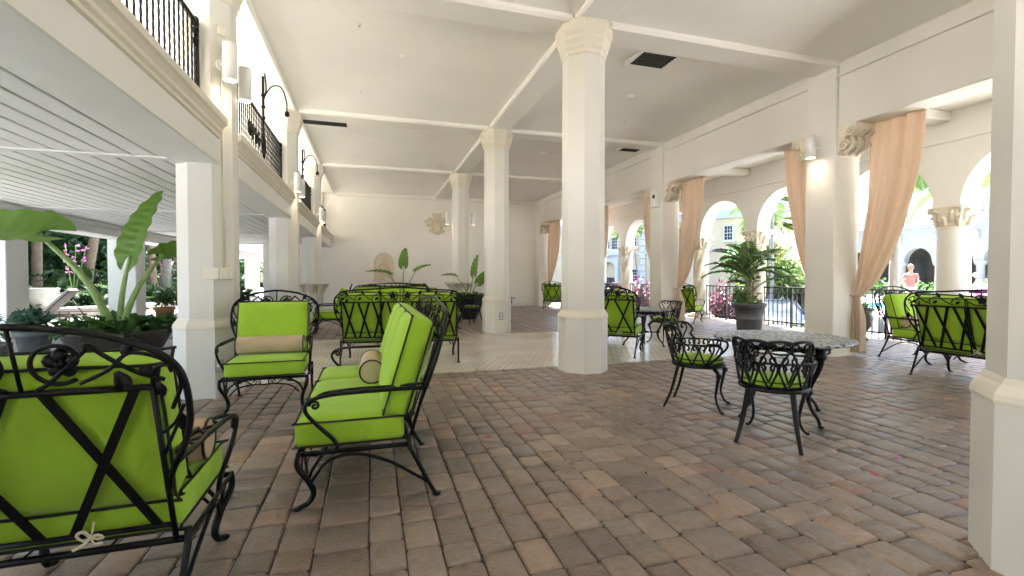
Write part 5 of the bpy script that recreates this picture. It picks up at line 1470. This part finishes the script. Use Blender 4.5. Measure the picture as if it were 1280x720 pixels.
palm_tree(19.3,28.9,-1.2,6.4,.08,'slim palm before the yellow building, middle stem',m='barkgrey',nf=11,L=1.6,ll=.5,group='palms beyond the terrace')
palm_tree(18.4,29.3,-1.2,5.6,.08,'slim leaning palm before the yellow building, left stem',m='barkgrey',nf=9,L=1.5,ll=.5,fm='palmyellow',lean=(-.7,0),group='palms beyond the terrace')
palm_tree(16.0,7.9,-.1,4.2,.12,'palm over the pool deck whose frond hangs into the right arch',m='barkgrey',nf=16,L=2.6,ll=.7,group='palms beyond the terrace')
palm_tree(10.6,7.15,-.1,3.6,.13,'palm with a rough grey trunk right behind the nearest curtain',m='barkgrey',nf=12,L=1.3,ll=.45,group='palms beyond the terrace')
b=MB(); b.box((20,10,-.048),(30,17,-.04)); tag(b.build('pool_water',M['water']),kind='structure')
for k,(x,y,lb) in enumerate([(17.2,10.2,'white sun lounger on the pool deck, left of the smooth stone column'),(17.6,8.6,'white sun lounger on the pool deck, right of the smooth stone column')]):
    t=thing('pool_lounger',lb,'sun lounger',(x,y,-.05),face(-.3,1),'white loungers on the pool deck')
    b=MB(); b.cushion((-.32,-.95,.30),(.32,.35,.40),.03,.01,5); mx=Matrix.Translation((0,.35,.32))@Matrix.Rotation(R(35),4,'X'); b.cushion((-.32,0,0),(.32,.7,.09),.03,.01,5,mx=mx); b.build('cushion',M['whitecushion'],t)
    for sx in (-.28,.28):
        for yy in (-.85,.35): b=MB(); b.tube([(sx,yy,0),(sx,yy,.32)],.025,6); b.build('leg',M['trimwhite'],t)

# --- the bather: a standing figure seen from behind
def person(x,y,z,ang,label):
    t=thing('person',label,'person',(x,y,z),ang)
    def skin(name,verts,edges,rad,m,root=0,par=t,lv=2):
        me=bpy.data.meshes.new(name); me.from_pydata(verts,edges,[]); o=bpy.data.objects.new(name,me); COL.objects.link(o); o.parent=par; KIDS.setdefault(par.name,[]).append(o)
        sk=o.modifiers.new('skin','SKIN'); 
        for i,r in enumerate(rad): me.skin_vertices[0].data[i].radius=(r,r) if not isinstance(r,tuple) else r
        me.skin_vertices[0].data[root].use_root=True
        ss=o.modifiers.new('sub','SUBSURF'); ss.levels=ss.render_levels=lv; me.materials.append(m); return o
    v=[(0,0,.95),(0,0,1.12),(0,.01,1.32),(0,0,1.42),(0,.01,1.50),(0,.02,1.60),
       (.09,0,.88),(.10,.02,.48),(.10,-.01,.08),(.10,.10,.03),(-.09,0,.88),(-.10,.03,.48),(-.10,-.01,.08),(-.10,.10,.03),
       (.17,0,1.36),(.21,-.02,1.10),(.17,.16,.98),(.13,.23,.97),(-.17,0,1.36),(-.21,-.02,1.10),(-.17,.16,.98),(-.13,.23,.97)]
    e=[(0,1),(1,2),(2,3),(3,4),(4,5),(0,6),(6,7),(7,8),(8,9),(0,10),(10,11),(11,12),(12,13),(2,14),(14,15),(15,16),(16,17),(2,18),(18,19),(19,20),(20,21)]
    r=[(.15,.10),(.12,.085),(.13,.09),.06,.05,.085,.085,.058,.04,.035,.085,.058,.04,.035,.05,.038,.03,.03,.05,.038,.03,.03]
    skin('body',v,e,r,M['skin'])
    skin('shirt',[(0,0,.90),(0,0,1.12),(0,.01,1.33),(.16,0,1.36),(.20,-.02,1.2),(-.16,0,1.36),(-.20,-.02,1.2)],[(0,1),(1,2),(2,3),(3,4),(2,5),(5,6)],[(.17,.125),(.145,.105),(.15,.11),.065,.058,.065,.058],M['shirt'])
    skin('trousers',[(0,0,.95),(.095,0,.86),(.105,.02,.48),(.105,-.01,.12),(-.095,0,.86),(-.105,.03,.48),(-.105,-.01,.12)],[(0,1),(1,2),(2,3),(0,4),(4,5),(5,6)],[(.165,.12),.10,.075,.065,.10,.075,.065],M['trouser'])
    b=MB(); b.ball((0,-.005,1.635),.105,14,10,(.95,1.05,1.1)); b.ball((0,-.12,1.66),.05,10,8); b.build('hair',M['hair'],t)
    b=MB(); 
    for sx in (-1,1): b.ball((sx*.035,.105,1.615),.013,6,5); 
    b.build('eyes',M['rubber'],t)
person(18.9,12.2,-.05,face(.8,.6),'woman with tied up hair in a pale pink top beyond the railing')

# --- fallen petals
rp=random.Random(8)
for (x,y) in [(.83,3.37),(1.0,4.5),(1.9,4.6),(2.75,2.72),(3.3,2.2),(1.72,4.0),(4.6,3.0),(-.9,4.35),(2.2,5.2),(3.6,4.2),(2.9,2.05),(1.3,5.9),(1.62,5.97)]:
    b=MB()
    for k in range(3):
        a=k*2.1+rp.random()*3; d=V(math.cos(a),math.sin(a),.4); leaf_quad(b,V(0,0,.004),d,V(0,0,1)+rv(rp)*.4,.026,.022)
    o=b.build('fallen_petal',M['petal'],None,(x,y,.003)); tag(o,'small crumpled pink petal fallen on the floor','petal','fallen petals')

# ================================================================== LIGHT, SKY, CAMERA
SUN_EL=R(68)
w=bpy.data.worlds.new('World'); S.world=w; w.use_nodes=True
nt=w.node_tree; sky=nt.nodes.new('ShaderNodeTexSky'); sky.sky_type='NISHITA'; sky.sun_disc=False
sky.sun_elevation=SUN_EL; sky.air_density=1.0; sky.dust_density=3.5; sky.ozone_density=1.0
sd=V(.3,.95,0).normalized()             # direction towards the sun, on the ground
sky.sun_rotation=math.atan2(sd.x,sd.y)
bg=nt.nodes['Background']; bg.inputs[1].default_value=.06; nt.links.new(sky.outputs[0],bg.inputs[0])
l=bpy.data.lights.new('sun','SUN'); l.energy=5; l.angle=R(12); l.color=(1,.975,.94)
lo=bpy.data.objects.new('sun',l); COL.objects.link(lo)
dirv=Vector((sd.x*math.cos(SUN_EL),sd.y*math.cos(SUN_EL),math.sin(SUN_EL)))
lo.rotation_euler=dirv.to_track_quat('Z','Y').to_euler(); lo.location=(0,0,30)
cam=bpy.data.cameras.new('camera'); co=bpy.data.objects.new('camera',cam); COL.objects.link(co)
cam.sensor_width=36; cam.lens=36*585/1280; cam.clip_end=1500; cam.clip_start=.05
co.location=(0,0,1.2); co.rotation_euler=(PI/2-math.atan(13/585),0,-math.atan(176/585))
S.camera=co
S.view_settings.view_transform='Standard'; S.view_settings.look='None'; S.view_settings.gamma=1; S.view_settings.use_curve_mapping=False
S.view_settings.exposure=4.27
S.render.engine='CYCLES'; c=S.cycles
c.use_denoising=True; c.max_bounces=12; c.diffuse_bounces=12; c.glossy_bounces=4; c.transmission_bounces=4; c.transparent_max_bounces=4
c.caustics_reflective=False; c.caustics_refractive=False; c.sample_clamp_indirect=6
